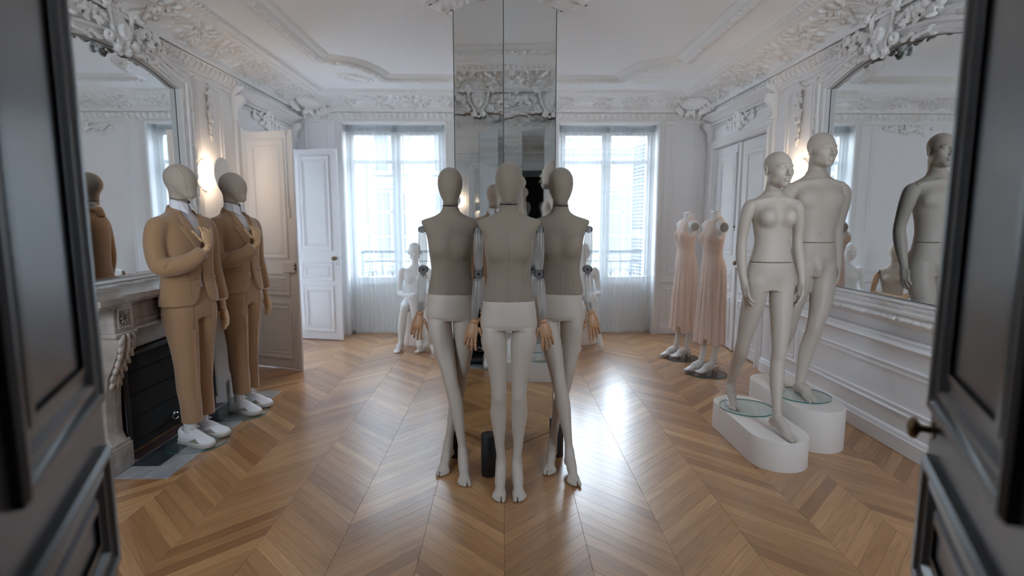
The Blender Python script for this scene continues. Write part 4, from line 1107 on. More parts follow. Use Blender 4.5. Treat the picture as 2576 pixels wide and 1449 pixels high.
# ---------------------------------------------------------------- sconces
def sconce(fm, u, sg, label):
    t = thing('wall_sconce', label, 'lamp', fm(u, 1.92, 0))
    V = [(r*math.cos(a), r*math.sin(a), d) for r, d in ((0, .07), (.05, .068), (.095, .060), (.125, .038), (.134, .02)) for a in np.linspace(0, 2*PI, 33)[:-1]]
    n = 32; F = [(i*n+k, i*n+(k+1) % n, (i+1)*n+(k+1) % n, (i+1)*n+k) for i in range(4) for k in range(n)]
    mesh_obj('glass_globe', [fm(u+a, 1.92+b, c) for a, b, c in V], F, M['lamp'], t, smooth=True, world=True)
    mb = MB(); P = [(.125, 0), (.125, .018), (.02, .02)]
    for (r, d0, d1, nm, mt, du, dz) in ((.138, 0, .02, 'back_plate', 'door_white', 0, 0), (.012, .02, .135, 'arm', 'brass', .03, .0), (.145, .135, .143, 'disc', 'door_white', .05, .015)):
        V = [fm(u+du+r*math.cos(a), 1.92+dz+r*math.sin(a), d) for d in (d0, d1) for a in np.linspace(0, 2*PI, 41)[:-1]]
        F = [(k, (k+1) % 40, 40+(k+1) % 40, 40+k) for k in range(40)]+[tuple(range(39, -1, -1)), tuple(range(40, 80))]
        mesh_obj(nm, V, F, M[mt], t, world=True, smooth=35)
    return t
sconce(mapL, 4.945, 1, 'round wall sconce with glowing globe and white disc beside the suited mannequins')
sconce(mapR, 4.86, 1, 'round wall sconce with glowing globe behind the bare plinth mannequins')

# ---------------------------------------------------------------- mirrored column
t = thing('mirrored_column', 'tall square mirror-clad column turned corner-on in the middle of the room', 'column', (.010, 3.80, 0), math.radians(45+COL_ROT))
hs = .487/2
MB().box((-hs+.006, -hs+.006, 0), (hs-.006, hs-.006, 2.895)).build('core', M['mirror_edge'], t)
for k in range(4):
    c, s = math.cos(k*PI/2), math.sin(k*PI/2); R = lambda x, y: (x*c-y*s, x*s+y*c)
    mb = MB(); mb.box((-hs+.001, -hs, .004), (hs-.001, -hs+.005, 2.905)); mb.V = [(*R(v[0], v[1]), v[2]) for v in mb.V]
    mb.build('mirror_panel', M['mirror'], t)
for k in range(4):
    c, s = math.cos(k*PI/2), math.sin(k*PI/2)
    MB().box((-.002, -.002, 0), (.002, .002, 2.905)).build('corner_bead', M['iron'], t).location = (hs*1.0*c-hs*s, hs*c+hs*s, 0)
# ---------------------------------------------------------------- mannequins: shared builders (every figure faces -y in its own frame)
def loft_mesh(rows, seg=40, n=60, p=2.0, cap=True):
    """closed smooth skin over rows (z, cx, cy, half width, front, back)"""
    A = np.array(sorted(rows), float); z = np.linspace(A[0, 0], A[-1, 0], n)
    c = [pchip(A[:, 0], A[:, i], z)[:, None] for i in range(1, 6)]
    a = np.linspace(0, 2*PI, seg+1)[:-1][None, :]
    ca, sa = np.cos(a), np.sin(a); q = np.sign
    cx = q(ca)*np.abs(ca)**(2/p); sx = q(sa)*np.abs(sa)**(2/p)
    X = c[0]+c[2]*cx; Y = c[1]+np.where(sx < 0, c[3], c[4])*sx; Z = z[:, None]+0*X
    V = np.stack([X, Y, Z], -1).reshape(-1, 3); F = []
    for i in range(n-1):
        for k in range(seg): F.append((i*seg+k, i*seg+(k+1) % seg, (i+1)*seg+(k+1) % seg, (i+1)*seg+k))
    if cap: F.append(tuple(range(seg-1, -1, -1))); F.append(tuple((n-1)*seg+k for k in range(seg)))
    return V, F
def front_y(rows, x, z, p=2.0):
    A = np.array(sorted(rows), float); c = [pchip(A[:, 0], A[:, i], np.array([z]))[0] for i in range(1, 6)]
    t = min(.999, abs((x-c[0])/c[2])); return c[1]-c[3]*(1-t**p)**(1/p)

def foot(S, ank, fwd, side, tip=.0, L=.235, k=.018, s=1.0):
    """foot on the ball (heel raised) below ankle point ank; side=+1: big toe lies on the +perpendicular side"""
    a = np.array(ank, float); f = np.array([fwd[0], fwd[1], 0.0]); f /= np.linalg.norm(f); w = np.array([-f[1], f[0], 0])*side
    g = lambda u, v, z: a*[1, 1, 0]+f*u*s+w*v*s+np.array([0, 0, z])
    hz = max(.030, a[2]-.085)
    S.ell(g(-.028, 0, hz+.012), (.027*s, .027*s, .034), k, rotz(math.atan2(f[1], f[0])))
    S.tube([a, g(.018, 0, a[2]-.035), g(.075, .0, .052+hz*.22), g(.118, .002, .026)], [.027*s, .031*s, .031*s, .023*s], k)
    S.tube([g(-.028, 0, hz+.01), g(.05, 0, hz*.45+.018), g(.115, 0, .020)], [.022*s, .019*s, .018*s], k)
    R = rotz(math.atan2(f[1], f[0]))
    S.ell(g(.122, .001, .020), (.038*s, .0355*s, .0200), .016, R)
    S.tube([g(.14, .021, .016), g(.185, .024, .0125)], [.0150*s, .0125*s], .008)
    for v0, v1, u1, r in ((.0040, .0025, .184, .0105), (-.0095, -.0105, .177, .010), (-.0205, -.0220, .166, .0095), (-.0295, -.0315, .152, .009)):
        S.tube([g(.135, v0, .016), g(u1, v1, .0105)], [.0125*s, r*s], .005)
    S.box((-.0026, -.030, -.03), (.0026, .030, .03), 0.0, 's', R @ rotz(-PI/2), g(.190, .0122, .012))
    return S

def face_head(S, c, yaw, s=1.0, male=False, detail=True):
    c = np.array(c, float); R = rotz(yaw)
    P = lambda x, y, z: c+R @ (np.array([x, y, z])*s)
    E = lambda p, r, k, Rl=None, op='u': S.ell(P(*p), np.array(r)*s, k*s, R if Rl is None else R @ Rl, op)
    E((0, .020, .034), (.072, .092, .078), .01)
    E((0, -.018, -.010), (.064, .070, .080), .03)
    E((0, -.034, -.054), (.048 if not male else .055, .054, .056), .025)
    E((0, -.066, -.094), (.020 if not male else .027, .020, .018), .025)
    for q in (-1, 1):
        E((q*.040, -.048, -.022), (.024, .030, .026), .02)
        E((q*.046, -.012, -.066), (.014 if not male else .018, .030, .024), .02)
        E((q*.0765, .016, -.008), (.0075, .020, .032), .006, roty(q*.12) @ rotz(q*.45))
        E((q*.0850, .010, -.004), (.0055, .0100, .019), .004, None, 's')
        if detail:
            E((q*.031, -.099, .003), (.021, .020, .0125), .014, None, 's')
            E((q*.0305, -.0745, .000), (.0150, .0120, .0105), .004)
            S.tube([P(q*.010, -.087, .017), P(q*.028, -.084, .021), P(q*.046, -.070, .017)], np.array([.006, .0065, .005])*s, .014*s)
    S.tube([P(0, -.082, .020), P(0, -.095, -.008), P(0, -.110, -.034)], np.array([.0075, .0075, .0115])*s, .010*s)
    if detail:
        for q in (-1, 1): E((q*.0095, -.0965, -.0385), (.0085, .011, .0075), .005)
        E((0, -.090, -.0625), (.021, .0115, .0058), .005); E((0, -.089, -.0735), (.018, .0115, .0066), .005)
        E((0, -.103, -.0675), (.019, .008, .0016), .002, None, 's')
    return S
def neck(S, head, base, r0, r1, k=.02):
    S.tube([np.array(head)+[0, .036, -.06], np.array(base)+[0, .016, .06], np.array(base)], [r0, r0*1.02, r1], k, sub=4)

def sdf_arm(S, pts, r, k=.012): S.tube(pts, r, k, sub=5)
def sdf_hand(S, w, d, n, side, curl=.35, s=1.0, k=.006):
    """hand from wrist w along d; n = palm normal; side=+1 puts the thumb on d x n"""
    d = np.array(d, float); d /= np.linalg.norm(d); n = np.array(n, float); n -= d*(n@d); n /= np.linalg.norm(n); t = np.cross(d, n)*side
    w = np.array(w, float); G = lambda a, b, c: w+(d*a+t*b+n*c)*s
    S.tube([G(0, 0, 0), G(.045, .002, 0), G(.085, .0, .004)], np.array([.019, .022, .021])*s, .012, flat=None)
    S.ell(G(.055, 0, .002), np.array([.040, .012, .045])*s, .012, np.stack([t, n, d], 1))
    for b, L, st in ((.028, .072, .088), (.010, .080, .094), (-.009, .075, .091), (-.026, .060, .082)):
        a0 = .15+curl*.35; p = [G(st, b, .003)]; ang = 0; x, z = st, .003
        for q, ln in enumerate((.45, .32, .26)):
            ang += a0*(.6+.5*q); x += L*ln*math.cos(ang); z += L*ln*math.sin(ang); p.append(G(x, b*(1+.15*q), z))
        S.tube(p, np.array([.0092, .0086, .0078, .0068])*s, k*.6)
    S.tube([G(.020, .016, .006), G(.050, .038, .016), G(.075, .044, .026), G(.095, .044, .034)], np.array([.014, .0115, .0098, .0078])*s, .008)

def wood_hand(parent, w, d, n, side, mat, spread=.10, curl=.25, name='hand'):
    """articulated wooden hand: palm part with five jointed finger sub-parts"""
    d = np.array(d, float); d /= np.linalg.norm(d); n = np.array(n, float); n -= d*(n@d); n /= np.linalg.norm(n); t = np.cross(d, n)*side
    w = np.array(w, float); G = lambda a, b, c: tuple(w+d*a+t*b+n*c)
    mb = MB(); rows = []; seg = 20
    for a, hw, ht in ((-.012, .013, .013), (-.004, .0205, .0205), (.006, .0215, .021), (.012, .0195, .018), (.0125, .0185, .0165), (.02, .026, .0165), (.045, .034, .0165), (.07, .0375, .0155), (.088, .0365, .0135), (.094, .032, .010)):
        rows.append([G(a, hw*math.cos(x), ht*math.sin(x)) for x in np.linspace(0, 2*PI, seg+1)[:-1]])
    V = [p for r in rows for p in r]; m = len(rows)
    F = [(i*seg+k, i*seg+(k+1) % seg, (i+1)*seg+(k+1) % seg, (i+1)*seg+k) for i in range(m-1) for k in range(seg)]+[tuple(range(seg-1, -1, -1)), tuple((m-1)*seg+k for k in range(seg))]
    h = mesh_obj(name, V, F, mat, parent, smooth=50)
    def digit(p0, dirv, curls, lens, r, axis):
        pts, rs = [], []; p = np.array(p0); dv = np.array(dirv, float); dv /= np.linalg.norm(dv); nv = np.array(axis, float); nv -= dv*(nv@dv); nv /= np.linalg.norm(nv)
        for q, (c, L) in enumerate(zip(curls, lens)):
            dv, nv = dv*math.cos(c)+nv*math.sin(c), nv*math.cos(c)-dv*math.sin(c)
            for f, rr in ((.0, .70), (.08, .95), (.3, 1.04), (.7, 1.0), (.92, .90), (1.0, .66)):
                pts.append(tuple(p+dv*L*f)); rs.append(r*(1-.10*q)*rr)
            p = p+dv*L
        pts.append(tuple(p+dv*.003)); rs.append(r*.3)
        mb = MB().tube(pts, rs, 8); return mb.build('finger', mat, h, smooth=50)
    for i, (b, L) in enumerate(((.0275, .070), (.0095, .078), (-.0090, .073), (-.0265, .058))):
        sp = (1.5-i)*spread; dv = d*math.cos(sp)+t*math.sin(sp)
        cu = curl*(.8+.25*i)
        digit(G(.088, b, 0), dv, (cu*.5, cu, cu*.9), (L*.44, L*.32, L*.27), .0086, n)
    dv = d*.80+t*.52+n*.22
    digit(G(.030, .030, .006), dv, (.0, .05, .1), (.036, .030, .024), .0098, n-t*.4)
    return h
def ring_disc(c, r, th, axis, mat, name, parent, bolt=True):
    """round joint disc with a black rim and bolt"""
    A = frame_of(axis); mb = MB(); seg = 24
    prof = [(0, -th/2), (r*.86, -th/2), (r, -th*.38), (r, th*.38), (r*.86, th/2), (0, th/2)]
    V = [tuple(np.array(c)+A @ np.array([q*math.cos(a), q*math.sin(a), z])) for q, z in prof for a in np.linspace(0, 2*PI, seg+1)[:-1]]
    F = [(i*seg+k, i*seg+(k+1) % seg, (i+1)*seg+(k+1) % seg, (i+1)*seg+k) for i in range(len(prof)-1) for k in range(seg)]
    o = mesh_obj(name, V, F, mat, parent, smooth=40)
    if bolt:
        V = [tuple(np.array(c)+A @ np.array([q*math.cos(a), q*math.sin(a), z])) for q, z in ((r*.30, -th*.62), (r*.30, th*.62)) for a in np.linspace(0, 2*PI, 15)[:-1]]
        mesh_obj('bolt', V, [(k, (k+1) % 14, 14+(k+1) % 14, 14+k) for k in range(14)]+[tuple(range(13, -1, -1)), tuple(range(14, 28))], M['joint_black'], o)
        for sg in (-1, 1):
            V = []
            for a in np.linspace(sg*PI/2-.75, sg*PI/2+.75, 9): 
                for q in (r*.90, r*1.03):
                    for z in (-th*.56, th*.56): V.append(tuple(np.array(c)+A @ np.array([q*math.sin(a), q*math.cos(a), z])))
            F = []
            for k in range(8):
                b = k*4; F += [(b, b+4, b+5, b+1), (b+2, b+3, b+7, b+6), (b+1, b+5, b+7, b+3), (b, b+2, b+6, b+4)]
            mesh_obj('rim', V, F, M['joint_black'], o)
    return o

# ---------------------------------------------------------------- the three linen-bodied mannequins in front of the column
TORSO = [(1.075, 0, 0, .140, .082, .100), (1.093, 0, 0, .1415, .084, .100), (1.14, 0, .0, .133, .083, .09), (1.183, 0, 0, .124, .080, .082), (1.227, 0, 0, .1185, .080, .078), (1.271, 0, .0, .121, .086, .080),
         (1.336, 0, 0, .130, .096, .086), (1.39, 0, 0, .135, .096, .088), (1.43, 0, 0, .142, .086, .086), (1.475, 0, .0, .158, .070, .076), (1.505, 0, .004, .171, .056, .062), (1.516, 0, .006, .174, .050, .056),
         (1.527, 0, .008, .157, .046, .052), (1.541, 0, .010, .112, .044, .050), (1.556, 0, .012, .078, .044, .048), (1.578, 0, .012, .054, .042, .045), (1.607, 0, .010, .0445, .040, .042)]
def linen_torso(parent, rows, mat, z0=None, seams=True, neck_top=1.607):
    S = SDF((-.19, -.15, rows[0][0]-.02), (.19, .13, neck_top+.02), .0052)
    S.loft(rows, 0, p=2.25)
    o = rows[0][0]-1.075
    for q in (-1, 1): S.ell((q*.062, -.072, 1.368+o), (.058, .042, .060), .035)
    S.keep(rows[0][0]+.004, neck_top)
    t = S.build('torso', mat, parent)
    if seams:
        bb = t.data
        from mathutils.bvhtree import BVHTree
        bv = BVHTree.FromPolygons([v.co[:] for v in bb.vertices], [list(p.vertices) for p in bb.polygons])
        def on_front(x, z):
            h = bv.ray_cast(Vector((x, -.6, z)), Vector((0, 1, 0)))[0]; return None if h is None else (h[0], h[1]-.0004, h[2])
        for xs in ([(0, 1.09), (0, 1.5)], [(-.078, 1.09), (-.070, 1.24), (-.078, 1.36), (-.112, 1.435)], [(.078, 1.09), (.070, 1.24), (.078, 1.36), (.112, 1.435)]):
            zz = np.linspace(xs[0][1], xs[-1][1], 26); xx = pchip([p[1] for p in xs], [p[0] for p in xs], zz)
            pts = [p for p in (on_front(x, z+o) for x, z in zip(xx, zz)) if p]
            if len(pts) > 3: MB().tube(pts, .0011, 5).build('seam', M['seam'], t, smooth=True)
    return t
def egg_head(parent, z0, mat, name='head', s=1.0, seam=True, neck_z=None, cy=.0):
    rows = [(0, 0, -.055, .012, .012, .03), (.008, 0, -.050, .026, .022, .045), (.03, 0, -.024, .045, .052, .06), (.06, 0, -.004, .0595, .080, .075), (.10, 0, 0, .0705, .091, .093), (.125, 0, .002, .073, .091, .098),
            (.155, 0, .004, .0705, .084, .096), (.18, 0, .006, .061, .070, .083), (.20, 0, .008, .046, .050, .062), (.213, 0, .010, .027, .027, .036), (.219, 0, .012, .006, .006, .008)]
    rows = [(z0+z*s, x, cy+y*s, a*s, f*s, b*s) for z, x, y, a, f, b in rows]
    V, F = loft_mesh(rows, 36, 46); h = mesh_obj(name, V, F, mat, parent, smooth=True)
    nz = neck_z or (z0-.004)
    V, F = loft_mesh([(nz, 0, cy+.012, .044*s, .041*s, .041*s), (z0+.03, 0, cy+.012, .043*s, .041*s, .042*s), (z0+.07, 0, cy+.012, .046*s, .041*s, .045*s)], 28, 8)
    mesh_obj('neck_stub', V, F, mat, h, smooth=True)
    if seam:
        for q in (-1, 1):
            pts = []
            for t in np.linspace(0, 1, 22):
                z = z0+(.012+.186*t)*s; x = q*s*(.010+.031*min(1, t*2.2)-.006*max(0, t-.8)*5*.6); pts.append((x, front_y(rows, x, z)-.0006, z))
            MB().tube(pts, .0012, 5).build('seam', M['seam'], h, smooth=True)
    return h
def acrylic_arm(parent, side):
    """clear arm with black-bolted joints and a wooden hand; side -1 = viewer's left"""
    sx = side; sh = np.array((sx*.169, .0, 1.468)); el = np.array((sx*.166, .005, 1.230)); wr = np.array((sx*.190, -.012, .982))
    ring_disc(sh, .021, .03, (0, 1, 0), M['acrylic_disc'], 'shoulder_joint', parent)
    def limb(a, b, rows, name):
        d = b-a; L = np.linalg.norm(d); A = frame_of(d, (0, 1, 0)); V = []; seg = 22
        for f, rx, ry, o in rows:
            for x in np.linspace(0, 2*PI, seg+1)[:-1]: V.append(tuple(a+d*f+A @ np.array([rx*math.cos(x)+o, ry*math.sin(x), 0])))
        n = len(rows); F = [(i*seg+k, i*seg+(k+1) % seg, (i+1)*seg+(k+1) % seg, (i+1)*seg+k) for i in range(n-1) for k in range(seg)]+[tuple(range(seg-1, -1, -1)), tuple((n-1)*seg+k for k in range(seg))]
        return mesh_obj(name, V, F, M['acrylic'], parent, smooth=60)
    limb(sh, el, [(-.075, .008, .012, 0), (-.06, .017, .018, 0), (-.02, .021, .02, 0), (.10, .022, .022, 0), (.16, .0225, .023, 0), (.30, .0255, .026, 0), (.5, .027, .027, 0), (.72, .0255, .026, 0), (.86, .021, .020, 0), (.93, .016, .014, 0), (1.0, .011, .010, 0)], 'upper_arm')
    e = ring_disc(el, .0265, .034, (0, 1, 0), M['acrylic_disc'], 'elbow_joint', parent)
    fa = limb(el, wr, [(.10, .018, .018, 0), (.12, .0235, .0235, 0), (.16, .0255, .0255, 0), (.35, .0275, .027, 0), (.6, .0255, .025, 0), (.85, .0205, .020, 0), (.985, .0175, .0175, 0), (1.0, .014, .014, 0)], 'forearm')
    d = (wr-el)/np.linalg.norm(wr-el)
    MB().tube([tuple(el+d*.022), tuple(el+d*.048)], .005, 8).lathe([(.014, -.004), (.014, .004)], tuple(el+d*.030), 16).build('joint_stem', M['joint_black'], e)
    MB().tube([tuple(wr-d*.055), tuple(wr-d*.005)], .0085, 10).build('wrist_core', M['acrylic_disc'], fa)
    wood_hand(parent, wr+d*.012, (sx*.22, -.12, -1), (-sx*.35, .9, 0), -sx, M['hand_wood'], .11, .20)
def pelvis_legs(parent, kind):
    S = SDF((-.18, -.33, -.012), (.20, .17, 1.10), .0052)
    if kind == 'parallel':
        S.loft([(.925, 0, 0, .150, .082, .108), (.94, 0, 0, .157, .086, .112), (.956, 0, 0, .158, .090, .112), (1.0, 0, 0, .153, .090, .106), (1.05, 0, 0, .147, .088, .103), (1.089, 0, 0, .1405, .084, .100)], 0, p=2.2)
        for q in (-1, 1):
            o = .0
            S.loft([(.14, q*.046+o, .0, .0245, .028, .032), (.169, q*.046, 0, .0245, .027, .033), (.251, q*.053, .006, .0275, .030, .038), (.352, q*.056, .012, .039, .040, .050), (.434, q*.060, .010, .0455, .045, .055), (.50, q*.058, .002, .0435, .047, .047),
                    (.535, q*.057, -.004, .0425, .050, .044), (.595, q*.058, -.004, .044, .050, .047), (.685, q*.064, 0, .0515, .060, .058), (.773, q*.072, .002, .061, .071, .070), (.861, q*.084, .004, .0725, .082, .082), (.93, q*.086, .004, .066, .078, .085)], .012)
            foot(S, (q*.046, .002, .15), (q*.06, -1), q*1.0 if False else -q, k=.016)
        S.tube([(0, -.10, .905), (0, .12, .88)], .012, .02, 's')
    else:
        S.loft([(.925, -.004, 0, .145, .082, .108), (.955, -.006, 0, .150, .090, .112), (1.0, -.008, 0, .147, .090, .106), (1.05, -.008, 0, .143, .088, .103), (1.089, -.006, 0, .1405, .084, .100)], 0, p=2.2)
        A = [(.098, .061, -.115, .024), (.176, .055, -.104, .0245), (.254, .045, -.098, .029), (.350, .031, -.086, .039), (.417, .022, -.082, .0435), (.484, .010, -.082, .0430), (.538, -.003, -.082, .0425), (.627, -.020, -.070, .048), (.716, -.038, -.052, .057), (.806, -.058, -.032, .066), (.90, -.074, -.010, .072), (.95, -.072, 0, .062)]
        B = [(.098, -.036, .020, .026), (.158, -.029, .030, .0255), (.25, -.014, .046, .027), (.34, .004, .054, .037), (.42, .022, .050, .043), (.50, .040, .034, .0425), (.545, .048, .022, .0425), (.642, .060, .010, .048), (.72, .068, .006, .056), (.80, .074, .004, .064), (.90, .078, .002, .072), (.95, .074, 0, .062)]
        S.loft([(z, x, y, r, r*1.06, r*1.12) for z, x, y, r in A], .012); S.loft([(z, x, y, r, r*1.06, r*1.12) for z, x, y, r in B], .010)
        foot(S, (.060, -.113, .135), (.10, -1), +1, k=.016); foot(S, (-.034, .022, .135), (-.18, -1), -1, k=.016)
    S.keep(0, 1.0865)
    o = S.build('legs', M['white_skin'], parent)
    if kind != 'parallel':
        pts = [(-.1425+.128*t, front_y([(.8, -.006, 0, .15, .088, .1), (1.0, -.006, 0, .148, .09, .1)], -.1425+.128*t, .93)-.004, .955-.018*t) for t in np.linspace(.04, .86, 14)]
        MB().tube(pts, .0009, 5).build('thigh_seam', M['stripe'], o)
    return o
def neck_ring(parent, z, r):
    a = np.linspace(0, 2*PI, 33); MB().tube([(r[0]*math.cos(x), .0115+r[1]*math.sin(x), z+.004*math.sin(x)) for x in a], .0032, 6, cap=False).build('neck_ring', M['joint_black'], parent, smooth=True)
def counterweight(parent, x, y, bolt):
    MB().lathe([(.044, 0), (.0455, .002), (.0455, .252), (.0435, .256), (.0, .256)], (x, y, 0), 40).build('counterweight', M['black_metal'], parent, smooth=40)
    if bolt: MB().lathe([(.009, -.003), (.009, .0)], (x+bolt[0], y-.0455, .032), 16, 'y').build('bolt', M['brass'], parent)
GRP = 'linen mannequins before the mirrored column'
mL = thing('linen_mannequin', 'crossed-leg linen-bodied mannequin with clear arms standing left of the middle one', 'mannequin', (-.315, 3.25, 0), .04, GRP)
linen_torso(mL, TORSO, M['linen']); egg_head(mL, 1.613, M['linen']); neck_ring(mL, 1.609, (.0450, .0415))
pelvis_legs(mL, 'crossed')
for q in (-1, 1): acrylic_arm(mL, q)
counterweight(mL, .0, .13, (-.004, 0))
mR = dup_tree(mL, (.338, 3.25, 0), -.02, 'crossed-leg linen-bodied mannequin with clear arms standing right of the middle one', GRP)
mC = thing('linen_mannequin', 'foremost middle linen-bodied mannequin with clear arms and parallel white legs', 'mannequin', (.028, 2.965, 0), 0, GRP)
for ch in list(mL.children):
    if ch.name.split('.')[0] in ('legs', 'counterweight', 'bolt'): continue
    c = ch.copy(); COL.objects.link(c); c.parent = mC
    for g_ in list(ch.children):
        d_ = g_.copy(); COL.objects.link(d_); d_.parent = c
pelvis_legs(mC, 'parallel'); counterweight(mC, -.120, .148, None)
# ---------------------------------------------------------------- glass discs and plinths
def glass_disc(label, loc, r, th, mat='disc', group=None):
    t = thing('glass_disc', label, 'base', loc, 0, group)
    seg = 64; a = np.linspace(0, 2*PI, seg+1)[:-1]
    V = [(r*math.cos(x), r*math.sin(x), z) for z in (0, th) for x in a]
    mesh_obj('plate', V, [tuple(range(seg-1, -1, -1)), tuple(range(seg, 2*seg))], M[mat], t)
    mesh_obj('edge', V, [(k, (k+1) % seg, seg+(k+1) % seg, seg+k) for k in range(seg)], M['disc_edge'], t, smooth=True)
    return t
def plinth(label, cx, y0, y1, hw, h):
    t = thing('plinth', label, 'plinth', (cx, (y0+y1)/2, 0)); L = (y1-y0)/2-hw; P = []
    for a in np.linspace(0, PI, 29): P.append((hw*math.cos(a), L+hw*math.sin(a)))
    for a in np.linspace(PI, 2*PI, 29): P.append((hw*math.cos(a), -L+hw*math.sin(a)))
    n = len(P); V = []
    for s, z in ((1, .0), (1, h-.005), (1-.008, h-.001), (1-.014, h)): V += [(x*s, (abs(y)-(1-s)*hw)*(1 if y > 0 else -1), z) for x, y in P]
    F = [(l*n+i, l*n+(i+1) % n, (l+1)*n+(i+1) % n, (l+1)*n+i) for l in range(3) for i in range(n)]+[tuple(range(n-1, -1, -1)), tuple(3*n+i for i in range(n))]
    mesh_obj('block', V, F, M['plinth'], t, smooth=35); return t
plinth('lower cream oval plinth under the bare female mannequin', 1.735, 3.10, 4.02, .18, .19)
plinth('taller cream oval plinth under the bare male mannequin by the wall', 2.13, 3.37, 4.29, .18, .28)
glass_disc('round glass disc on the lower oval plinth', (1.735, 3.72, .191), .185, .007)
glass_disc('round glass disc on the taller oval plinth', (2.13, 3.72, .281), .185, .007)

# ---------------------------------------------------------------- bare mannequins on the plinths
def split_build(S, z, t, mat):
    D = S.D.copy(); S.keep(z+.0012, 9); S.build('upper_body', mat, t, label=None); S.D = D; S.keep(-9, z-.0012); S.build('lower_body', mat, t)
# female
f = thing('female_mannequin', 'bare bald female mannequin striding on the lower oval plinth', 'mannequin', (1.722, 3.47, .19))
S = SDF((-.26, -.42, -.01), (.26, .46, 1.775), .0046)
S.loft([(.885, 0, 0, .145, .068, .105), (.92, 0, 0, .152, .074, .112), (.975, 0, 0, .152, .086, .108), (1.03, 0, 0, .143, .090, .095), (1.065, 0, 0, .136, .088, .086), (1.13, 0, 0, .119, .082, .074), (1.20, 0, 0, .108, .073, .070), (1.27, 0, 0, .118, .076, .076),
        (1.34, 0, .0, .132, .084, .084), (1.39, 0, .004, .145, .080, .084), (1.425, 0, .006, .158, .070, .076), (1.445, 0, .009, .158, .060, .066), (1.462, 0, .012, .134, .052, .060), (1.480, 0, .015, .098, .048, .055), (1.498, 0, .018, .068, .046, .051), (1.512, 0, .019, .052, .045, .048)], 0, p=2.2)
for q in (-1, 1):
    S.ell((q*.064, -.068, 1.350), (.051, .048, .056), .030); S.ell((q*.072, .062, .945), (.080, .062, .085), .03)
    S.tube([(q*.03, -.040, 1.472), (q*.09, -.040, 1.462), (q*.145, -.020, 1.446)], [.007, .008, .010], .022)
S.ell((0, -.088, 1.133), (.006, .012, .008), .006, None, 's')
S.tube([(.080, 0, .93), (.078, -.012, .82), (.066, -.048, .66), (.046, -.088, .49), (.040, -.090, .43), (.022, -.128, .30), (.004, -.185, .15)], [.074, .0725, .060, .0445, .0445, .040, .0265], .02, sub=5)
S.tube([(-.080, 0, .93), (-.086, .018, .82), (-.098, .055, .66), (-.108, .088, .52), (-.104, .128, .44), (-.082, .25, .31), (-.058, .372, .155)], [.074, .0725, .060, .0455, .0465, .040, .0265], .02, sub=5)
foot(S, (.004, -.185, .130), (.16, -1), -1, k=.016); foot(S, (-.058, .372, .148), (-.22, -1), +1, k=.016)
face_head(S, (.012, -.012, 1.650), .14, 1.0)
neck(S, (.012, -.012, 1.650), (0, .012, 1.45), .046, .062, .022)
split_build(S, 1.066, f, M['white_skin'])
for q in (-1, 1):
    S = SDF((q*.19-.095, -.16, .77), (q*.19+.095, .10, 1.53), .0042)
    sdf_arm(S, [(q*.118, .008, 1.432), (q*.150, .008, 1.412), (q*.172, .016, 1.33), (q*.182, .028, 1.20), (q*.188, .012, 1.10), (q*.190, -.030, .985), (q*.186, -.046, .945)], [.036, .044, .038, .032, .0335, .0245, .021], .012)
    sdf_hand(S, (q*.186, -.046, .945), (-q*.10, -.18, -1), (-q, .1, 0), q, .35)
    Z = S.ax[0][:, None, None]; S.D = np.maximum(S.D, (q*(q*.108-Z)).astype(np.float32)) if q > 0 else np.maximum(S.D, (Z+.108).astype(np.float32))
    S.build('arm', M['white_skin'], f)
MB().tube([(-.058, .395, .008), (-.058, .398, .24)], .006, 10).lathe([(.014, 0), (.014, .01)], (-.058, .395, .008), 16).build('support_rod', M['chrome'], f)
# male
m_ = thing('male_mannequin', 'bare bald male mannequin on the taller plinth, behind the female one', 'mannequin', (2.205, 3.84, .28))
S = SDF((-.27, -.34, -.01), (.27, .42, 1.87), .0048)
S.loft([(.86, 0, 0, .150, .075, .115), (.91, 0, 0, .157, .082, .122), (.98, 0, 0, .155, .090, .112), (1.04, 0, 0, .145, .092, .098), (1.087, 0, 0, .139, .092, .090), (1.15, 0, 0, .134, .090, .085), (1.22, 0, 0, .141, .094, .088), (1.30, 0, 0, .158, .102, .096),
        (1.38, 0, 0, .172, .104, .104), (1.44, 0, .004, .182, .092, .100), (1.480, 0, .010, .190, .076, .086), (1.500, 0, .013, .180, .068, .078), (1.518, 0, .016, .148, .061, .070), (1.538, 0, .019, .108, .056, .063), (1.558, 0, .021, .078, .053, .058), (1.575, 0, .022, .062, .051, .055)], 0, p=2.25)
for q in (-1, 1):
    S.ell((q*.076, -.066, 1.388), (.078, .034, .056), .035); S.ell((q*.075, .065, .93), (.085, .065, .09), .03)
    S.tube([(q*.03, -.050, 1.520), (q*.10, -.050, 1.512), (q*.17, -.025, 1.492)], [.008, .009, .012], .024)
S.ell((0, -.094, 1.145), (.006, .012, .007), .006, None, 's')
S.tube([(0, -.050, .97), (0, -.072, .91), (0, -.062, .872)], [.034, .038, .032], .030)
S.tube([(.085, 0, .89), (.078, -.014, .78), (.050, -.050, .63), (.010, -.075, .505), (.004, -.068, .44), (-.030, -.062, .32), (-.075, -.085, .13)], [.083, .083, .070, .054, .055, .050, .032], .02, sub=5)
S.tube([(-.085, 0, .89), (-.092, .004, .78), (-.108, .020, .64), (-.118, .030, .505), (-.120, .055, .43), (-.122, .12, .31), (-.122, .195, .15)], [.083, .083, .070, .054, .055, .050, .032], .02, sub=5)
foot(S, (-.078, -.085, .105), (-.05, -1), -1, s=1.12, k=.016); foot(S, (-.122, .195, .125), (-.3, -1), +1, s=1.12, k=.016)
face_head(S, (.012, -.010, 1.728), .12, 1.07, True)
neck(S, (.012, -.010, 1.728), (0, .014, 1.50), .056, .078, .026)
split_build(S, 1.087, m_, M['white_skin'])
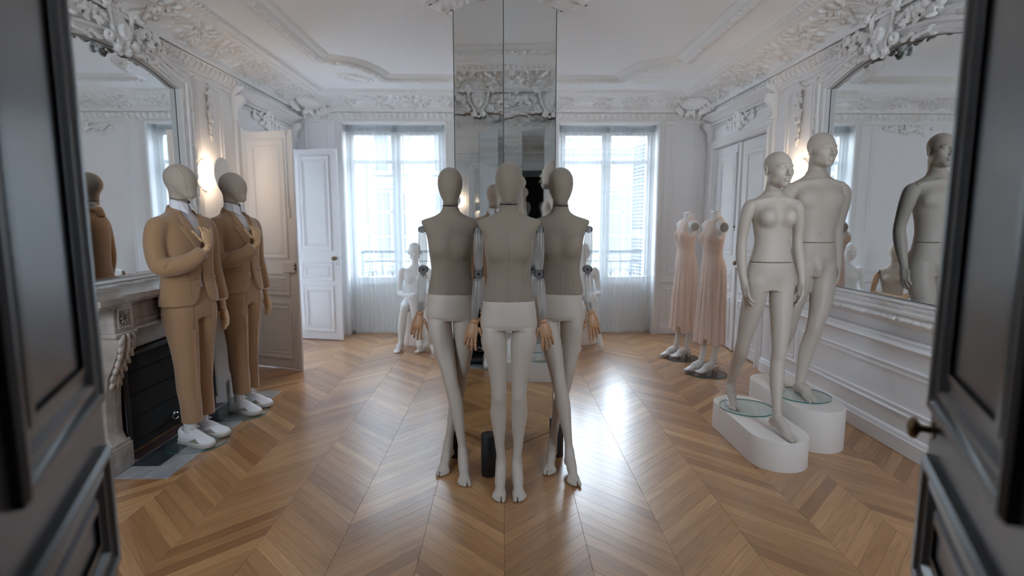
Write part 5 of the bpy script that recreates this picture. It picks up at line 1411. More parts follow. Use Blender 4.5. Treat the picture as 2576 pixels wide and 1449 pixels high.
for q in (-1, 1):
    S = SDF((q*.215-.10, -.12, .74), (q*.215+.10, .18, 1.58), .0046)
    sdf_arm(S, [(q*.145, .010, 1.462), (q*.184, .012, 1.440), (q*.203, .028, 1.36), (q*.207, .070, 1.20), (q*.202, .062, 1.10), (q*.196, .028, .965), (q*.194, .016, .925)], [.045, .057, .050, .040, .043, .031, .026], .012)
    sdf_hand(S, (q*.194, .016, .925), (-q*.06, -.10, -1), (-q, .15, 0), q, .45, 1.12)
    Z = S.ax[0][:, None, None]; S.D = np.maximum(S.D, (q*(q*.13-Z)).astype(np.float32)) if q > 0 else np.maximum(S.D, (Z+.13).astype(np.float32))
    S.build('arm', M['white_skin'], m_)
MB().tube([(-.075, -.055, .008), (-.072, -.040, .26)], .006, 10).lathe([(.014, 0), (.014, .01)], (-.075, -.055, .008), 16).build('support_rod', M['chrome'], m_)

# ---------------------------------------------------------------- suited mannequins by the fireplace
JAC = [(.955, 0, 0, .208, .128, .125), (1.02, 0, 0, .203, .126, .123), (1.10, 0, 0, .189, .120, .113), (1.18, 0, 0, .180, .116, .104), (1.27, 0, 0, .184, .118, .106), (1.36, 0, .0, .195, .122, .112), (1.44, 0, .004, .203, .114, .112), (1.50, 0, .008, .205, .092, .098),
       (1.530, 0, .012, .190, .076, .084), (1.552, 0, .016, .130, .068, .076), (1.572, 0, .020, .092, .066, .070), (1.59, 0, .022, .080, .064, .066), (1.625, 0, .026, .070, .058, .062)]
def jac_front(x, z):
    y = front_y(JAC, max(-.19, min(.19, x)), z, 2.3); return y
def suit(label, loc, rz):
    t = thing('suited_mannequin', label, 'mannequin', loc, rz, 'camel suited mannequins by the fireplace')
    cm = M['camel']
    # jacket body with open front, right sleeve bent across, left sleeve hanging
    S = SDF((-.35, -.31, .94), (.33, .18, 1.65), .0056)
    S.loft(JAC, 0, p=2.3)
    S.tube([(-.175, .012, 1.478), (-.206, .008, 1.462), (-.228, .010, 1.37), (-.234, -.008, 1.26), (-.226, -.046, 1.220), (-.175, -.118, 1.230), (-.125, -.178, 1.265), (-.085, -.205, 1.305)], [.060, .063, .061, .058, .060, .057, .051, .046], .016, sub=4)
    S.tube([(.175, .012, 1.478), (.198, .008, 1.462), (.222, .012, 1.37), (.238, .018, 1.22), (.246, -.002, 1.10), (.250, -.030, .975)], [.060, .063, .061, .056, .052, .047], .016, sub=4)
    r_ = np.random.default_rng(4)
    for e_ in ((-.258, -.045, 1.335), (-.268, -.052, 1.275), (-.258, -.092, 1.218), (-.222, -.158, 1.195)):   # drag folds fanning from the crook of the elbow
        c_ = np.array((-.205, -.112, 1.290)); e_ = np.array(e_); S.tube([c_, (c_+e_)/2+np.array((-.010, -.010, 0)), e_], [.004, .008, .002], .016, 's')
    S.tube([(-.19, -.14, 1.37), (-.20, -.09, 1.24)], .012, .02, 's')
    def vcut(X, Y, Z):
        w = np.where(Z > 1.272, (Z-1.272)*.232, np.where(Z < 1.25, .062*np.clip((1.25-Z)/.29, 0, 1)**1.7, -.004))
        w = np.where(Z < 1.0, w+.055*np.clip((1.0-Z)/.05, 0, 1)**2, w)
        return (np.maximum(np.abs(X-.004)-w, Y+.015+np.maximum(0, 1.2-Z)*.0)).astype(np.float32)
    # the sleeve crosses in front of the opening: cut only the body by restoring the sleeve afterwards
    S._apply(vcut, np.array((-.16, -.3, .94)), np.array((.16, 0, 1.66)), .0, 's')
    S.tube([(-.175, -.118, 1.230), (-.125, -.178, 1.265), (-.085, -.205, 1.305)], [.057, .051, .046], .006, sub=4)
    S.tube([(0, .03, 1.56), (0, .028, 1.66)], .0, .0)
    d = np.array((.045, -.027, .040)); d /= np.linalg.norm(d)
    S.box((-.06, -.06, 0), (.06, .06, .08), 0, 's', frame_of(d), np.array((-.082, -.207, 1.3075))+d*.040)
    S.box((-.2, -.2, -.1), (.2, .2, .1), 0, 's', rotx(.35), np.array((0, .01, 1.592))+np.array((0, -.343, .939))*.1); S.keep(.957, 1.62)
    body = S.build('jacket', cm, t)
    # lapels and collar
    for q in (-1, 1):
        zs = np.concatenate([np.linspace(1.276, 1.470, 16), np.linspace(1.473, 1.578, 9)]); V = []; n = 6
        for z in zs:
            xi = min(.004+(z-1.272)*.232-.003, .066)
            if z < 1.4715: xo = .012+.118*((z-1.276)/.194)**.85
            elif z < 1.51: xo = .092+.018*(z-1.473)/.037
            else: xo = max(xi+.012, .110-.40*(z-1.51))
            for k in range(n):
                x = xi+(xo-xi)*k/(n-1); yb = jac_front(q*x, z); lift = .007+.010*math.sin(PI*min(1, (1-k/(n-1))*1.0)*.5+.2)*.6
                V.append((q*x, yb-lift, z))
            xo2 = xo
        m = len(zs); F = [(i*n+k, (i+1)*n+k, (i+1)*n+k+1, i*n+k+1) for i in range(m-1) for k in range(n-1)]
        o = mesh_obj('lapel', V, F, cm, t, smooth=True)
        so = o.modifiers.new('thickness', 'SOLIDIFY'); so.thickness = .005; so.offset = 0
    a = np.linspace(-.10*PI, 1.10*PI, 24)
    V = [(.080*math.cos(x)*f, .024+.074*math.sin(x)*f, z-.045*max(0, .35-math.sin(x))) for x in a for f, z in ((1.20, 1.548), (1.06, 1.585), (.93, 1.612), (.88, 1.604))]
    F = [(i*4+k, (i+1)*4+k, (i+1)*4+k+1, i*4+k+1) for i in range(23) for k in range(3)]
    mesh_obj('collar', V, F, cm, t, smooth=True)
    # pockets, seams, buttons
    for q in (-1, 1):
        P = [(q*(.062+.118*u), jac_front(q*(.062+.118*u), 1.135)-.004, 1.135-.006*u) for u in np.linspace(0, 1, 9)]
        V = []; 
        for x, y, z in P: V += [(x, y-.004, z+.006), (x, y-.006, z-.001), (x, y-.002, z-.006)]
        mesh_obj('pocket_welt', V, [(i*3+k, (i+1)*3+k, (i+1)*3+k+1, i*3+k+1) for i in range(8) for k in (0, 1)], cm, t, smooth=True)
        MB().tube([(q*.098, jac_front(q*.098, z)-.0012, z) for z in np.linspace(1.0, 1.33, 14)], .0012, 5).build('dart_seam', cm, t)
    MB().lathe([(.0, -.004), (.008, -.003), (.008, .003)], (.002, jac_front(0, 1.262)-.006, 1.262), 14, 'y').build('button', M['button'], t)
    for i in range(3):
        c = np.array((-.122+.012*i, -.220-.006*i, 1.238+.010*i)); ring_disc(c, .0065, .005, (-.35, -.75, -.45), M['button'], 'cuff_button', t, False)
    # shirt, collar, cuffs
    sh = [(1.0, 0, 0, .16, .088, .09), (1.2, 0, 0, .155, .092, .09), (1.36, 0, 0, .165, .100, .09), (1.44, 0, .004, .165, .092, .09), (1.50, 0, .008, .145, .074, .08), (1.545, 0, .014, .10, .060, .066), (1.575, 0, .02, .068, .054, .056), (1.60, 0, .022, .062, .053, .052)]
    V, F = loft_mesh(sh, 40, 40, 2.2); mesh_obj('shirt', V, F, M['shirt'], t, smooth=True)
    V = []; a = np.linspace(-.5*PI+.10, 1.5*PI-.10, 40)
    for x in a:
        dip = .030*max(0, -math.sin(x))**2
        for f, z in ((1.06, 1.588-dip*.6), (1.02, 1.640-dip), (.98, 1.652-dip), (.95, 1.640-dip)): V.append((.0635*math.cos(x)*f, .020+.057*math.sin(x)*f, z))
    mesh_obj('shirt_collar', V, [(i*4+k, (i+1)*4+k, (i+1)*4+k+1, i*4+k+1) for i in range(39) for k in range(3)], M['shirt'], t, smooth=True)
    for q in (-1, 1):
        V = [(q*.006, -.046, 1.622), (q*.050, -.026, 1.640), (q*.066, -.044, 1.580), (q*.036, -.078, 1.555), (q*.010, -.056, 1.596)]
        o = mesh_obj('collar_point', V, [(0, 1, 2, 3, 4)], M['shirt'], t); so = o.modifiers.new('thickness', 'SOLIDIFY'); so.thickness = .003
    MB().add([(-.012, front_y(sh, 0, z, 2.2)-.002, z) if k == 0 else (.012, front_y(sh, 0, z, 2.2)-.002, z) for z in np.linspace(1.25, 1.585, 12) for k in (0, 1)], [(2*i, 2*i+1, 2*i+3, 2*i+2) for i in range(11)]).build('placket', M['shirt'], t)
    cd = np.array((.045, -.027, .040)); cd /= np.linalg.norm(cd); ce = np.array((-.088, -.203, 1.302))
    MB().tube([tuple(ce-cd*.01), tuple(ce+cd*.012), tuple(ce+cd*.0125)], [.041, .0405, .030], 20).build('cuff', M['shirt'], t, smooth=50)
    MB().tube([(.250, -.026, .99), (.2495, -.034, .948), (.2495, -.034, .9478)], [.040, .039, .03], 20).build('cuff', M['shirt'], t, smooth=50)
    # hands
    MB().tube([tuple(ce), tuple(ce+cd*.035)], [.024, .021], 14).lathe([(.001, -.023), (.016, -.017), (.0225, 0), (.016, .017), (.001, .023)], tuple(ce+cd*.045), 16).build('wrist_ball', M['hand_wood_pale'], t, smooth=50)
    wood_hand(t, ce+cd*.056+np.array((0, 0, .012)), (.0, .06, 1), (.25, .95, 0), 1, M['hand_wood_pale'], .05, 1.0)
    MB().tube([(.2495, -.034, .955), (.249, -.040, .905)], [.022, .02], 14).build('wrist_ball', M['hand_wood_pale'], t, smooth=50)
    wood_hand(t, (.249, -.042, .895), (-.02, -.16, -1), (-1, .1, 0), 1, M['hand_wood_pale'], .03, .22)
    # trousers
    S = SDF((-.21, -.17, .13), (.21, .19, 1.08), .0062)
    S.loft([(.86, 0, .0, .150, .105, .118), (.92, 0, 0, .178, .112, .122), (1.0, 0, 0, .170, .106, .112), (1.07, 0, 0, .158, .098, .10)], 0, p=2.3)
    for q in (-1, 1):
        yo = q*.022; S.loft([(.13, q*.078, yo-.004, .058, .068, .064), (.155, q*.078, yo-.004, .058, .069, .065), (.28, q*.077, yo-.002, .062, .069, .068), (.40, q*.077, yo*.9+.004, .067, .070, .076), (.52, q*.077, yo*.7, .071, .077, .076), (.66, q*.080, yo*.5, .079, .088, .086), (.80, q*.084, yo*.2, .090, .102, .106), (.90, q*.086, 0, .093, .108, .118), (.97, q*.080, 0, .085, .104, .112)], .012, p=2.1)
        S.tube([(q*.088, -.104, .92), (q*.082, -.092+q*.012, .70), (q*.078, -.080+q*.016, .5), (q*.078, -.070+q*.022, .17)], .006, .008)
        S.tube([(q*.065, -.118, 1.0), (q*.082, -.108, .80)], .008, .012, 's')
    S.tube([(0, -.13, .86), (0, -.05, .84), (0, .13, .84)], .012, .016, 's')
    S.keep(.158, 1.075); S.build('trousers', cm, t)
    # socks, shoes
    for q in (-1, 1):
        fw = np.array((q*.10, -1.0)); fw /= np.linalg.norm(fw); A = rotz(math.atan2(fw[1], fw[0])+PI/2)
        W = lambda x, y, z, A=A, q=q: tuple(np.array((q*.078, .018+q*.022, 0))+A @ np.array((x, y, z)))
        V, F = loft_mesh([(.085, 0, .0, .034, .040, .042), (.11, 0, .0, .033, .038, .042), (.15, 0, 0, .036, .040, .046), (.20, 0, 0, .040, .044, .05)], 24, 14)
        mesh_obj('sock', [W(*v) for v in V], F, M['sock'], t, smooth=True)
        out = [(-.205, .0), (-.200, .020), (-.180, .038), (-.145, .048), (-.10, .050), (-.05, .043), (0, .037), (.05, .036), (.082, .031), (.098, .016), (.101, 0)]
        oy = [p[0] for p in out]; ow = [p[1] for p in out]
        def outline(f, z, n=30, tz=0.0):
            ys = np.concatenate([-.205+.306*(1-np.cos(np.linspace(0, PI, n)))/2]); w = np.interp(ys, oy, ow)*f
            tilt = [z+tz*max(0, (-yy-.13)/.075)**2 for yy in ys]
            c = -.052; ys2 = c+(ys-c)*(1+(f-1)*.35)
            return [(w[i]-.004*math.sin(PI*i/(n-1)), ys2[i], tilt[i]) for i in range(n)]+[(-w[i]-.004*math.sin(PI*i/(n-1)), ys2[i], tilt[i]) for i in range(n-2, 0, -1)]
        def skin(levels):
            L = [outline(*l) for l in levels]; n = len(L[0]); V = [W(*p) for l in L for p in l]
            F = [(i*n+k, i*n+(k+1) % n, (i+1)*n+(k+1) % n, (i+1)*n+k) for i in range(len(L)-1) for k in range(n)]+[tuple(range(n-1, -1, -1)), tuple((len(L)-1)*n+k for k in range(n))]
            return V, F
        V, F = skin([(.96, .0, 30, .006), (1.02, .006, 30, .005), (1.04, .030, 30, .003), (.99, .034, 30, .002)])
        so = mesh_obj('shoe_sole', V, F, M['shoe_sole'], t, smooth=45)
        V, F = skin([(1.046, .014, 30, .003), (1.048, .0175, 30, .003)]); mesh_obj('stripe', V, F, M['stripe'], so)
        S = SDF((-.07, -.225, .02), (.07, .12, .155), .0042)
        S.loft([(.028, 0, 0, .046, .18, .095), (.03, 0, 0, .047, .18, .095)], 0)
        S.D[:] = .5
        S.tube([(0, .062, .052), (0, .058, .085)], [.034, .030], .02); S.tube([(0, .045, .046), (0, -.02, .046), (0, -.09, .038), (0, -.15, .032)], [.038, .039, .040, .032], .02)
        S.ell((0, -.138, .032), (.047, .062, .027), .018); S.tube([(0, .01, .082), (0, -.05, .066), (0, -.11, .040)], [.030, .032, .034], .018)
        S.ell((0, .055, .08), (.037, .040, .030), .015)
        S.box((-.1, -.25, -.1), (.1, .15, .032), 0, 's'); S.tube([(0, .035, .150), (0, .03, .105)], [.034, .030], .004, 's')
        V, F = S.mesh(1); up = mesh_obj('shoe_upper', [W(*v) for v in V], F, M['shoe_white'], t, smooth=True)
        for sg in (-1, 1):
            P = [(-.030, .034), (-.125, .034), (-.085, .058)]
            V = [W(sg*(.0405+(.004 if z < .05 else -.003)+.0035*(y < -.06)), y, z) for y, z in P]+[W(sg*(.049+(.004 if z < .05 else -.003)+.0035*(y < -.06)), y, z) for y, z in P]
            mesh_obj('side_patch', V, [(0, 1, 2), (5, 4, 3), (0, 3, 4, 1), (1, 4, 5, 2), (2, 5, 3, 0)], M['shoe_taupe'], up)
        from mathutils.bvhtree import BVHTree as BT
        lb = BT.FromPolygons([tuple(v) for v in S.lastV], [list(map(int, f_)) for f_ in S.lastF])
        def W(x, y, z, A=A, q=q, lb=lb):
            hit = lb.ray_cast(Vector((x, y, .3)), Vector((0, 0, -1)))[0]
            zz = max(z-.02, hit[2]+.0025) if (hit is not None and z < .2) else z
            return tuple(np.array((q*.078, .018+q*.022, 0))+A @ np.array((x, y, zz if z < .112 else max(z, zz))))
        mb = MB()
        for i in range(6):
            y = -.030-.0155*i; z = .1020-.0105*i-.0005*i*i; w = .024-.0008*i
            mb.tube([W(-w, y+.004, z-.008), W(-w*.5, y, z+.002), W(w*.5, y-.002, z+.002), W(w, y-.006, z-.008)], .0026, 6)
        for sg in (-1, 1):
            mb.tube([W(0, -.028, .1135), W(sg*.012, -.029, .121), W(sg*.026, -.033, .121), W(sg*.036, -.038, .1155), W(sg*.034, -.044, .1125), W(sg*.018, -.038, .1130), W(0, -.030, .1135)], .0024, 6)
            mb.tube([W(0, -.028, .114), W(sg*.024, -.052, .110), W(sg*.034, -.070, .090)], .0022, 6)
        mb.build('laces', M['lace'], up, smooth=True, kind='stuff')
    # head
    S = SDF((-.11, -.14, 1.60), (.11, .15, 1.91), .0052)
    S.ell((0, .018, 1.790), (.077, .100, .092), 0); S.ell((0, -.022, 1.755), (.070, .080, .090), .03); S.ell((0, -.072, 1.676), (.028, .028, .022), .045)
    S.tube([(0, .030, 1.72), (0, .026, 1.60)], [.056, .050], .02)
    S.keep(1.605, 1.95); h = S.build('head', M['linen_pale'], t)
    from mathutils.bvhtree import BVHTree
    bv = BVHTree.FromPolygons([v.co[:] for v in h.data.vertices], [list(p.vertices) for p in h.data.polygons])
    for q in (-1, 1):
        pts = []
        for z in np.linspace(1.672, 1.878, 26):
            hit = bv.ray_cast(Vector((q*(.030+.020*math.sin((z-1.672)/.206*PI*.8)), -.5, z)), Vector((0, 1, 0)))[0]
            if hit: pts.append((hit[0], hit[1]-.0004, hit[2]))
        MB().tube(pts, .0012, 5).build('seam', M['seam'], h, smooth=True)
    pts = [(.0535*math.cos(a), .028+.0535*math.sin(a), 1.656+.010*math.sin(a)) for a in np.linspace(0, 2*PI, 30)]
    MB().tube(pts, .0020, 5, cap=False).build('neck_ring', M['joint_black'], h, smooth=True)
    return t
s1 = suit('camel suited mannequin nearest the camera, in front of the fireplace opening', (-2.125, 3.665, .008), math.radians(75.5))
s2 = dup_tree(s1, (-2.085, 4.285, .008), math.radians(75.5), 'camel suited mannequin beside the open door leaf, second from the camera', 'camel suited mannequins by the fireplace')
GD = 'glass discs under the suited mannequins'
glass_disc('round glass disc under the white sneakers of the nearer suited mannequin', (-2.115, 3.62, .0005), .198, .007, 'disc', GD)
glass_disc('round glass disc under the white sneakers of the farther suited mannequin', (-2.085, 4.205, .0005), .198, .007, 'disc', GD)

# ---------------------------------------------------------------- dress forms
DR = [(.305, 0, .0, .160, .135, .135), (.5, 0, .0, .150, .125, .130), (.75, 0, .002, .146, .110, .126), (.95, 0, .002, .145, .095, .122), (1.06, 0, .0, .142, .090, .112), (1.13, 0, 0, .128, .084, .092), (1.195, 0, 0, .112, .080, .074), (1.27, 0, 0, .120, .092, .076), (1.345, 0, 0, .132, .100, .082), (1.41, 0, .002, .140, .088, .084), (1.46, 0, .006, .148, .070, .074), (1.50, 0, .010, .140, .056, .060), (1.525, 0, .014, .100, .050, .054), (1.545, 0, .016, .062, .046, .050)]
def dress_form(label, loc, rz):
    t = thing('dress_form', label, 'mannequin', loc, rz, 'headless forms in blush dresses')
    S = SDF((-.19, -.16, .9), (.19, .15, 1.62), .0055)
    S.loft([(z, x, y, a-.008, f-.008, b-.008) for z, x, y, a, f, b in DR if z > .9], 0, p=2.2)
    S.tube([(0, .016, 1.52), (0, .008, 1.60)], [.050, .043], .015)
    for q in (-1, 1): S.ell((q*.062, -.066, 1.345), (.050, .042, .052), .03); S.tube([(q*.12, .006, 1.468), (q*.168, .002, 1.448)], [.050, .046], .02)
    S.box((-.3, -.3, 1.598), (.3, .3, 1.8), 0, 's')
    for q in (-1, 1): S.box((q*.168-.05, -.3, 1.3) if q < 0 else (.168, -.3, 1.3), (-.168, .3, 1.6) if q < 0 else (.168+.05, .3, 1.6), 0, 's')
    S.build('torso', M['white_bright'], t)
    V, F = loft_mesh([(1.596, 0, .008, .043, .043, .043), (1.603, 0, .008, .043, .043, .043)], 28, 3); mesh_obj('neck_cap', V, F, M['chrome'], t, smooth=30)
    for q in (-1, 1): ring_disc((q*.1695, .002, 1.448), .0445, .004, (1, 0, 0), M['plate'], 'arm_plate', t, False)
    A = np.array(sorted(DR), float)
    S = SDF((-.20, -.185, .29), (.20, .19, 1.57), .0058)
    def skirt(X, Y, Z):
        zz = Z.ravel(); c = [pchip(A[:, 0], A[:, i], zz)[None, None, :] for i in range(1, 6)]
        dx, dy = X-c[0], Y-c[1]; th = np.arctan2(dy, dx); am = (np.clip((1.22-zz)/.5, 0, 1)**1.3*.085)[None, None, :]
        pl = 1+am*(np.abs(np.sin(th*6.5+.4*np.sin(th*2)))**.7*2-1.1)
        b = np.where(dy < 0, c[3], c[4])*pl; a = c[2]*pl
        k0 = (np.abs(dx/a)**2.15+np.abs(dy/b)**2.15)**(1/2.15); d = (k0-1)*np.minimum(a, b)
        return np.maximum(d, np.maximum(.31+.006*np.sin(th*6.5)-Z, Z-1.55)).astype(np.float32)
    S._apply(skirt, np.array((-.19, -.18, .29)), np.array((.19, .18, 1.56)), 0, 'u')
    for q in (-1, 1): S.ell((q*.062, -.072, 1.345), (.052, .042, .054), .03)
    for q in (-1, 1): S.tube([(q*.135, .0, 1.425), (q*.20, .0, 1.425)], [.060, .075], .004, 's', flat=((0, 0, 1), .72))
    S.ell((0, -.018, 1.560), (.070, .075, .050), .004, None, 's')
    S.tube([(0, .016, 1.50), (0, .010, 1.6)], [.047, .047], .0, 's')
    S.box((-.12, -.11, .2), (.12, .11, .36), .01, 's')
    S.build('dress', M['dress'], t)
    for q, off in ((-1, -.050), (1, .03)):
        S = SDF((q*.040-.06, off-.22, -.005), (q*.040+.06, off+.10, .42), .0046)
        S.tube([(q*.040, off+.02, .42), (q*.040, off+.022, .30), (q*.040, off+.016, .20), (q*.040, off+.0, .125)], [.042, .036, .029, .027], .01, sub=3)
        foot(S, (q*.040, off, .115), (q*.05, -1), -q, k=.014, s=.96)
        V, F = S.mesh(1); V[:, 2] += .016; mesh_obj('leg', V, F, M['white_bright'], t, smooth=True)
        pr = [(-.205, .012), (-.17, .012), (-.12, .014), (-.06, .034), (-.0, .068), (.045, .072)]
        wd = [.030, .040, .040, .030, .027, .026]; V = []
        for (y, z), w in zip(pr, wd): V += [(q*.040-w, off+y, z), (q*.040+w, off+y, z), (q*.040+w, off+y, z-.010), (q*.040-w, off+y, z-.010)]
        F = [(i*4+k, i*4+(k+1) % 4, (i+1)*4+(k+1) % 4, (i+1)*4+k) for i in range(5) for k in range(4)]+[(3, 2, 1, 0), (20, 21, 22, 23)]
        sd = mesh_obj('sandal', V, F, M['silver'], t, smooth=30)
        MB().box((q*.040-.024, off+.0, 0), (q*.040+.024, off+.046, .062), .004).build('heel', M['silver'], sd)
        for y, zt, w in ((-.150, .040, .042), (-.128, .050, .043), (-.104, .062, .040), (-.08, .074, .036)):
            a = np.linspace(0, PI, 13); V = []
            for x in a: V += [(q*.040+w*math.cos(x), off+y-.008, .018+zt*.78*math.sin(x)*.72), (q*.040+w*math.cos(x), off+y+.008, .020+zt*.80*math.sin(x)*.74)]
            o = mesh_obj('strap', V, [(2*i, 2*i+1, 2*i+3, 2*i+2) for i in range(12)], M['silver'], sd, smooth=True); so = o.modifiers.new('thickness', 'SOLIDIFY'); so.thickness = .003
        a = np.linspace(-.1*PI, 1.1*PI, 17); V = []
        for x in a: V += [(q*.040+.030*math.cos(x), off+.012+.034*math.sin(x), .098-.012*math.sin(x)), (q*.040+.030*math.cos(x), off+.012+.034*math.sin(x), .108-.012*math.sin(x))]
        o = mesh_obj('heel_strap', V, [(2*i, 2*i+1, 2*i+3, 2*i+2) for i in range(16)], M['silver'], sd, smooth=True); so = o.modifiers.new('thickness', 'SOLIDIFY'); so.thickness = .002
    return t
d2 = dress_form('headless form in a blush midi dress, nearer the female plinth mannequin', (2.045, 5.27, .008), math.radians(-80))
d1 = dup_tree(d2, (1.99, 5.90, .008), math.radians(-80), 'headless form in a blush midi dress, nearer the window', 'headless forms in blush dresses')
GD = 'smoked glass discs under the dresses'
glass_disc('smoked glass disc under the nearer blush dress', (2.03, 5.25, .0005), .19, .007, 'disc_tint', GD)
glass_disc('smoked glass disc under the blush dress nearer the window', (1.975, 5.88, .0005), .19, .007, 'disc_tint', GD)

# ---------------------------------------------------------------- seated mannequins by the windows
def stool(label, x, y, h, r):
    t = thing('round_stool', label, 'stool', (x, y, 0)); MB().lathe([(r-.004, 0), (r, .003), (r, h-.008), (r-.004, h-.002), (r-.012, h), (0, h)], (0, 0, 0), 48).build('drum', M['plinth'], t, smooth=35); return t
def seated_legs(S, h):
    z = h+.075
    S.tube([(-.075, .05, z+.005), (-.088, -.12, z), (-.092, -.36, z+.010), (-.104, -.405, z-.05), (-.128, -.39, z-.22), (-.145, -.365, .105)], [.085, .078, .053, .046, .047, .028], .025, sub=5)
    S.tube([(.075, .05, z+.005), (.070, -.12, z+.045), (-.002, -.38, z+.125), (.012, -.43, z+.07), (.042, -.455, z-.10), (.065, -.46, .235)], [.085, .078, .053, .046, .046, .028], .022, sub=5)
    foot(S, (-.145, -.365, .105), (-.22, -1), +1, k=.016)
    a = np.array((.065, -.46, .235)); S.tube([a, a+[.012, -.04, -.06], a+[.02, -.085, -.155], a+[.022, -.095, -.195]], [.028, .030, .032, .018], .015)
def seated_torso(S, h, bust=True):
    o = h-.44
    S.loft([(h+.005, 0, .02, .155, .10, .12), (h+.08, 0, .015, .150, .10, .115), (h+.16, 0, .01, .128, .085, .085), (h+.235, 0, .005, .112, .075, .072), (h+.32, 0, 0, .122, .080, .078), (h+.40, 0, 0, .135, .084, .084), (h+.455, 0, .004, .143, .074, .082), (h+.495, 0, .008, .144, .060, .070), (h+.515, 0, .012, .110, .050, .058), (h+.535, 0, .016, .070, .047, .052), (h+.555, 0, .018, .052, .045, .048)], 0, p=2.2)
    for q in (-1, 1): S.ell((q*.064, -.070, h+.385), (.050, .046, .052), .022)
def sitter(label, x, y, rz, h, hair):
    t = thing('seated_mannequin', label, 'mannequin', (x, y, 0), rz)
    S = SDF((-.23, -.60, .0), (.23, .18, h+.86), .0058)
    seated_torso(S, h); seated_legs(S, h)
    hc = (0, -.018, h+.715)
    face_head(S, hc, .10, 1.0, False, True); neck(S, hc, (0, .012, h+.495), .043, .060, .02)
    for q in (-1, 1):
        S.tube([(q*.145, .008, h+.485), (q*.165, .010, h+.455), (q*.188, .012, h+.33), (q*.192, -.012, h+.215), (q*.15, -.10, h+.195), (q*.045 if q > 0 else -.06, -.20, h+.20)], [.042, .043, .035, .033, .031, .022], .012, sub=4)
    S.tube([(-.06, -.20, h+.20), (.02, -.26, h+.21)], [.022, .020], .01)
    for i in range(4): S.tube([(.0, -.235-.014*i, h+.215-.004*i), (.085, -.262-.018*i, h+.19-.008*i)], [.010, .008], .003)
    S.tube([(.045, -.20, h+.20), (-.04, -.235, h+.195)], [.022, .017], .01)
    S.build('body', M['white_bright'], t)
    if hair:
        S = SDF((-.10, -.13, h+.70), (.10, .14, h+.86), .005)
        S.ell((hc[0], hc[1]+.020, hc[2]+.034), (.0755, .0955, .0815), 0)
        S.box((-.2, -.2, h+.6), (.2, .2, h+.752), .01, 's', rotx(-.42), (0, -.02, h+.700)); V, F = S.mesh(1)
        mesh_obj('hair', V, F, M['hair_grey'], t, smooth=True)
    return t
M['hair_grey'] = simple('moulded_grey_hair', (.50, .49, .48), .7, bump=.5, bscale=250)
stool('cream drum stool under the seated mannequin by the left window', -1.09, 6.71, .425, .195)
stool('cream drum stool under the seated mannequin by the right window', .985, 6.70, .425, .195)
sitter('seated white mannequin with moulded hair and crossed legs by the left window', -1.095, 6.70, .06, .425, True)
sitter('bald seated white mannequin by the right window, mostly hidden behind the linen mannequin', .985, 6.70, .10, .425, False)
def wood_sitter(label, x, y, rz, h, mat, smooth_head):
    t = thing('seated_mannequin', label, 'mannequin', (x, y, 0), rz)
    S = SDF((-.21, -.60, .0), (.21, .18, h+.20), .007); seated_torso(S, h); seated_legs(S, h); S.keep(0, h+.17); S.build('legs', M['white_bright'], t)
    S = SDF((-.21, -.16, h+.15), (.21, .14, h+.64), .006); seated_torso(S, h); S.tube([(0, .014, h+.53), (0, .006, h+.60)], [.046, .043], .02); S.keep(h+.173, h+.60); S.build('torso', mat, t)
    egg_head(t, h+.605, mat, 'head', 1.0, not smooth_head)
    for q in (-1, 1):
        ring_disc((q*.152, .006, h+.465), .036, .012, (q, 0, .25), M['joint_black'], 'shoulder_cap', t, False)
        el = (q*.205, -.030, h+.215); w = (q*.03, -.235, h+.185+.02*(q > 0))
        MB().tube([(q*.158, .006, h+.462), (q*.168, .002, h+.42), (q*.192, -.015, h+.30), el], [.026, .033, .030, .024], 16).build('upper_arm', M['hand_wood'], t, smooth=50)
        MB().tube([el, (q*.165, -.075, h+.212), (q*.10, -.155, h+.20), w], [.025, .030, .027, .020], 16).build('forearm', M['hand_wood_pale'], t, smooth=50)
        wood_hand(t, w, (-q*.75, -.65, -.06), (0, .1, -1), q, M['hand_wood_pale'], .05, .10)
    stool_t = stool('cream drum stool under the '+('smooth-headed' if smooth_head else 'linen-headed')+' wooden-armed sitter behind the column', x, y+.01, h, .195)
    return t
wood_sitter('wooden-armed seated mannequin with off-white torso behind the column, seen in the left mirror', -.58, 6.52, -.55, .425, M['linen_white'], True)
wood_sitter('wooden-armed seated mannequin with linen head behind the column, seen in the right mirror', .54, 6.50, .45, .425, M['linen_pale'], False)
# ---------------------------------------------------------------- marble fireplace
FC = 3.88
t = thing('marble_fireplace', 'veined marble fireplace with carved scroll pilasters and a black firebox', 'fireplace', (XL, FC, 0))
B = lambda mb, x0, x1, y0, y1, z0, z1, bv=.0: mb.box((x0, y0, z0), (x1, y1, z1), bv)
FW = .96     # half width of the shelf
sh = MB()
def serp(y):
    u = abs(y-FC); return -2.17 if u > .74 else -2.205+.02*math.cos(u/.74*PI)
ys = [FC-FW+2*FW*i/60 for i in range(61)]
poly = [(XL, ys[0])]+[(serp(y), y) for y in ys]+[(XL, ys[-1])]
for z0, z1, d in ((1.052, 1.085, 0), (1.035, 1.052, -.014)):
    sh.prism([(x+(d if x > -2.5 else 0), FC+(y-FC)*(1+d*.6)) for x, y in poly], lambda a, b, c: (a, b, c), z0, z1)
sh.build('shelf', M['marble'], t, world=True)
MB().box((XL, FC-.78, .86), (-2.285, FC+.78, 1.035), .004).build('frieze_slab', M['marble'], t, world=True)
MB().sweep(rect(FC-.60, FC+.60, .895, 1.005), [(0, 0), (0, .008), (.012, .010), (.02, .002)], lambda a, b, d: (-2.285+d, a, b)).build('frieze_moulding', M['marble'], t, world=True, smooth=40)
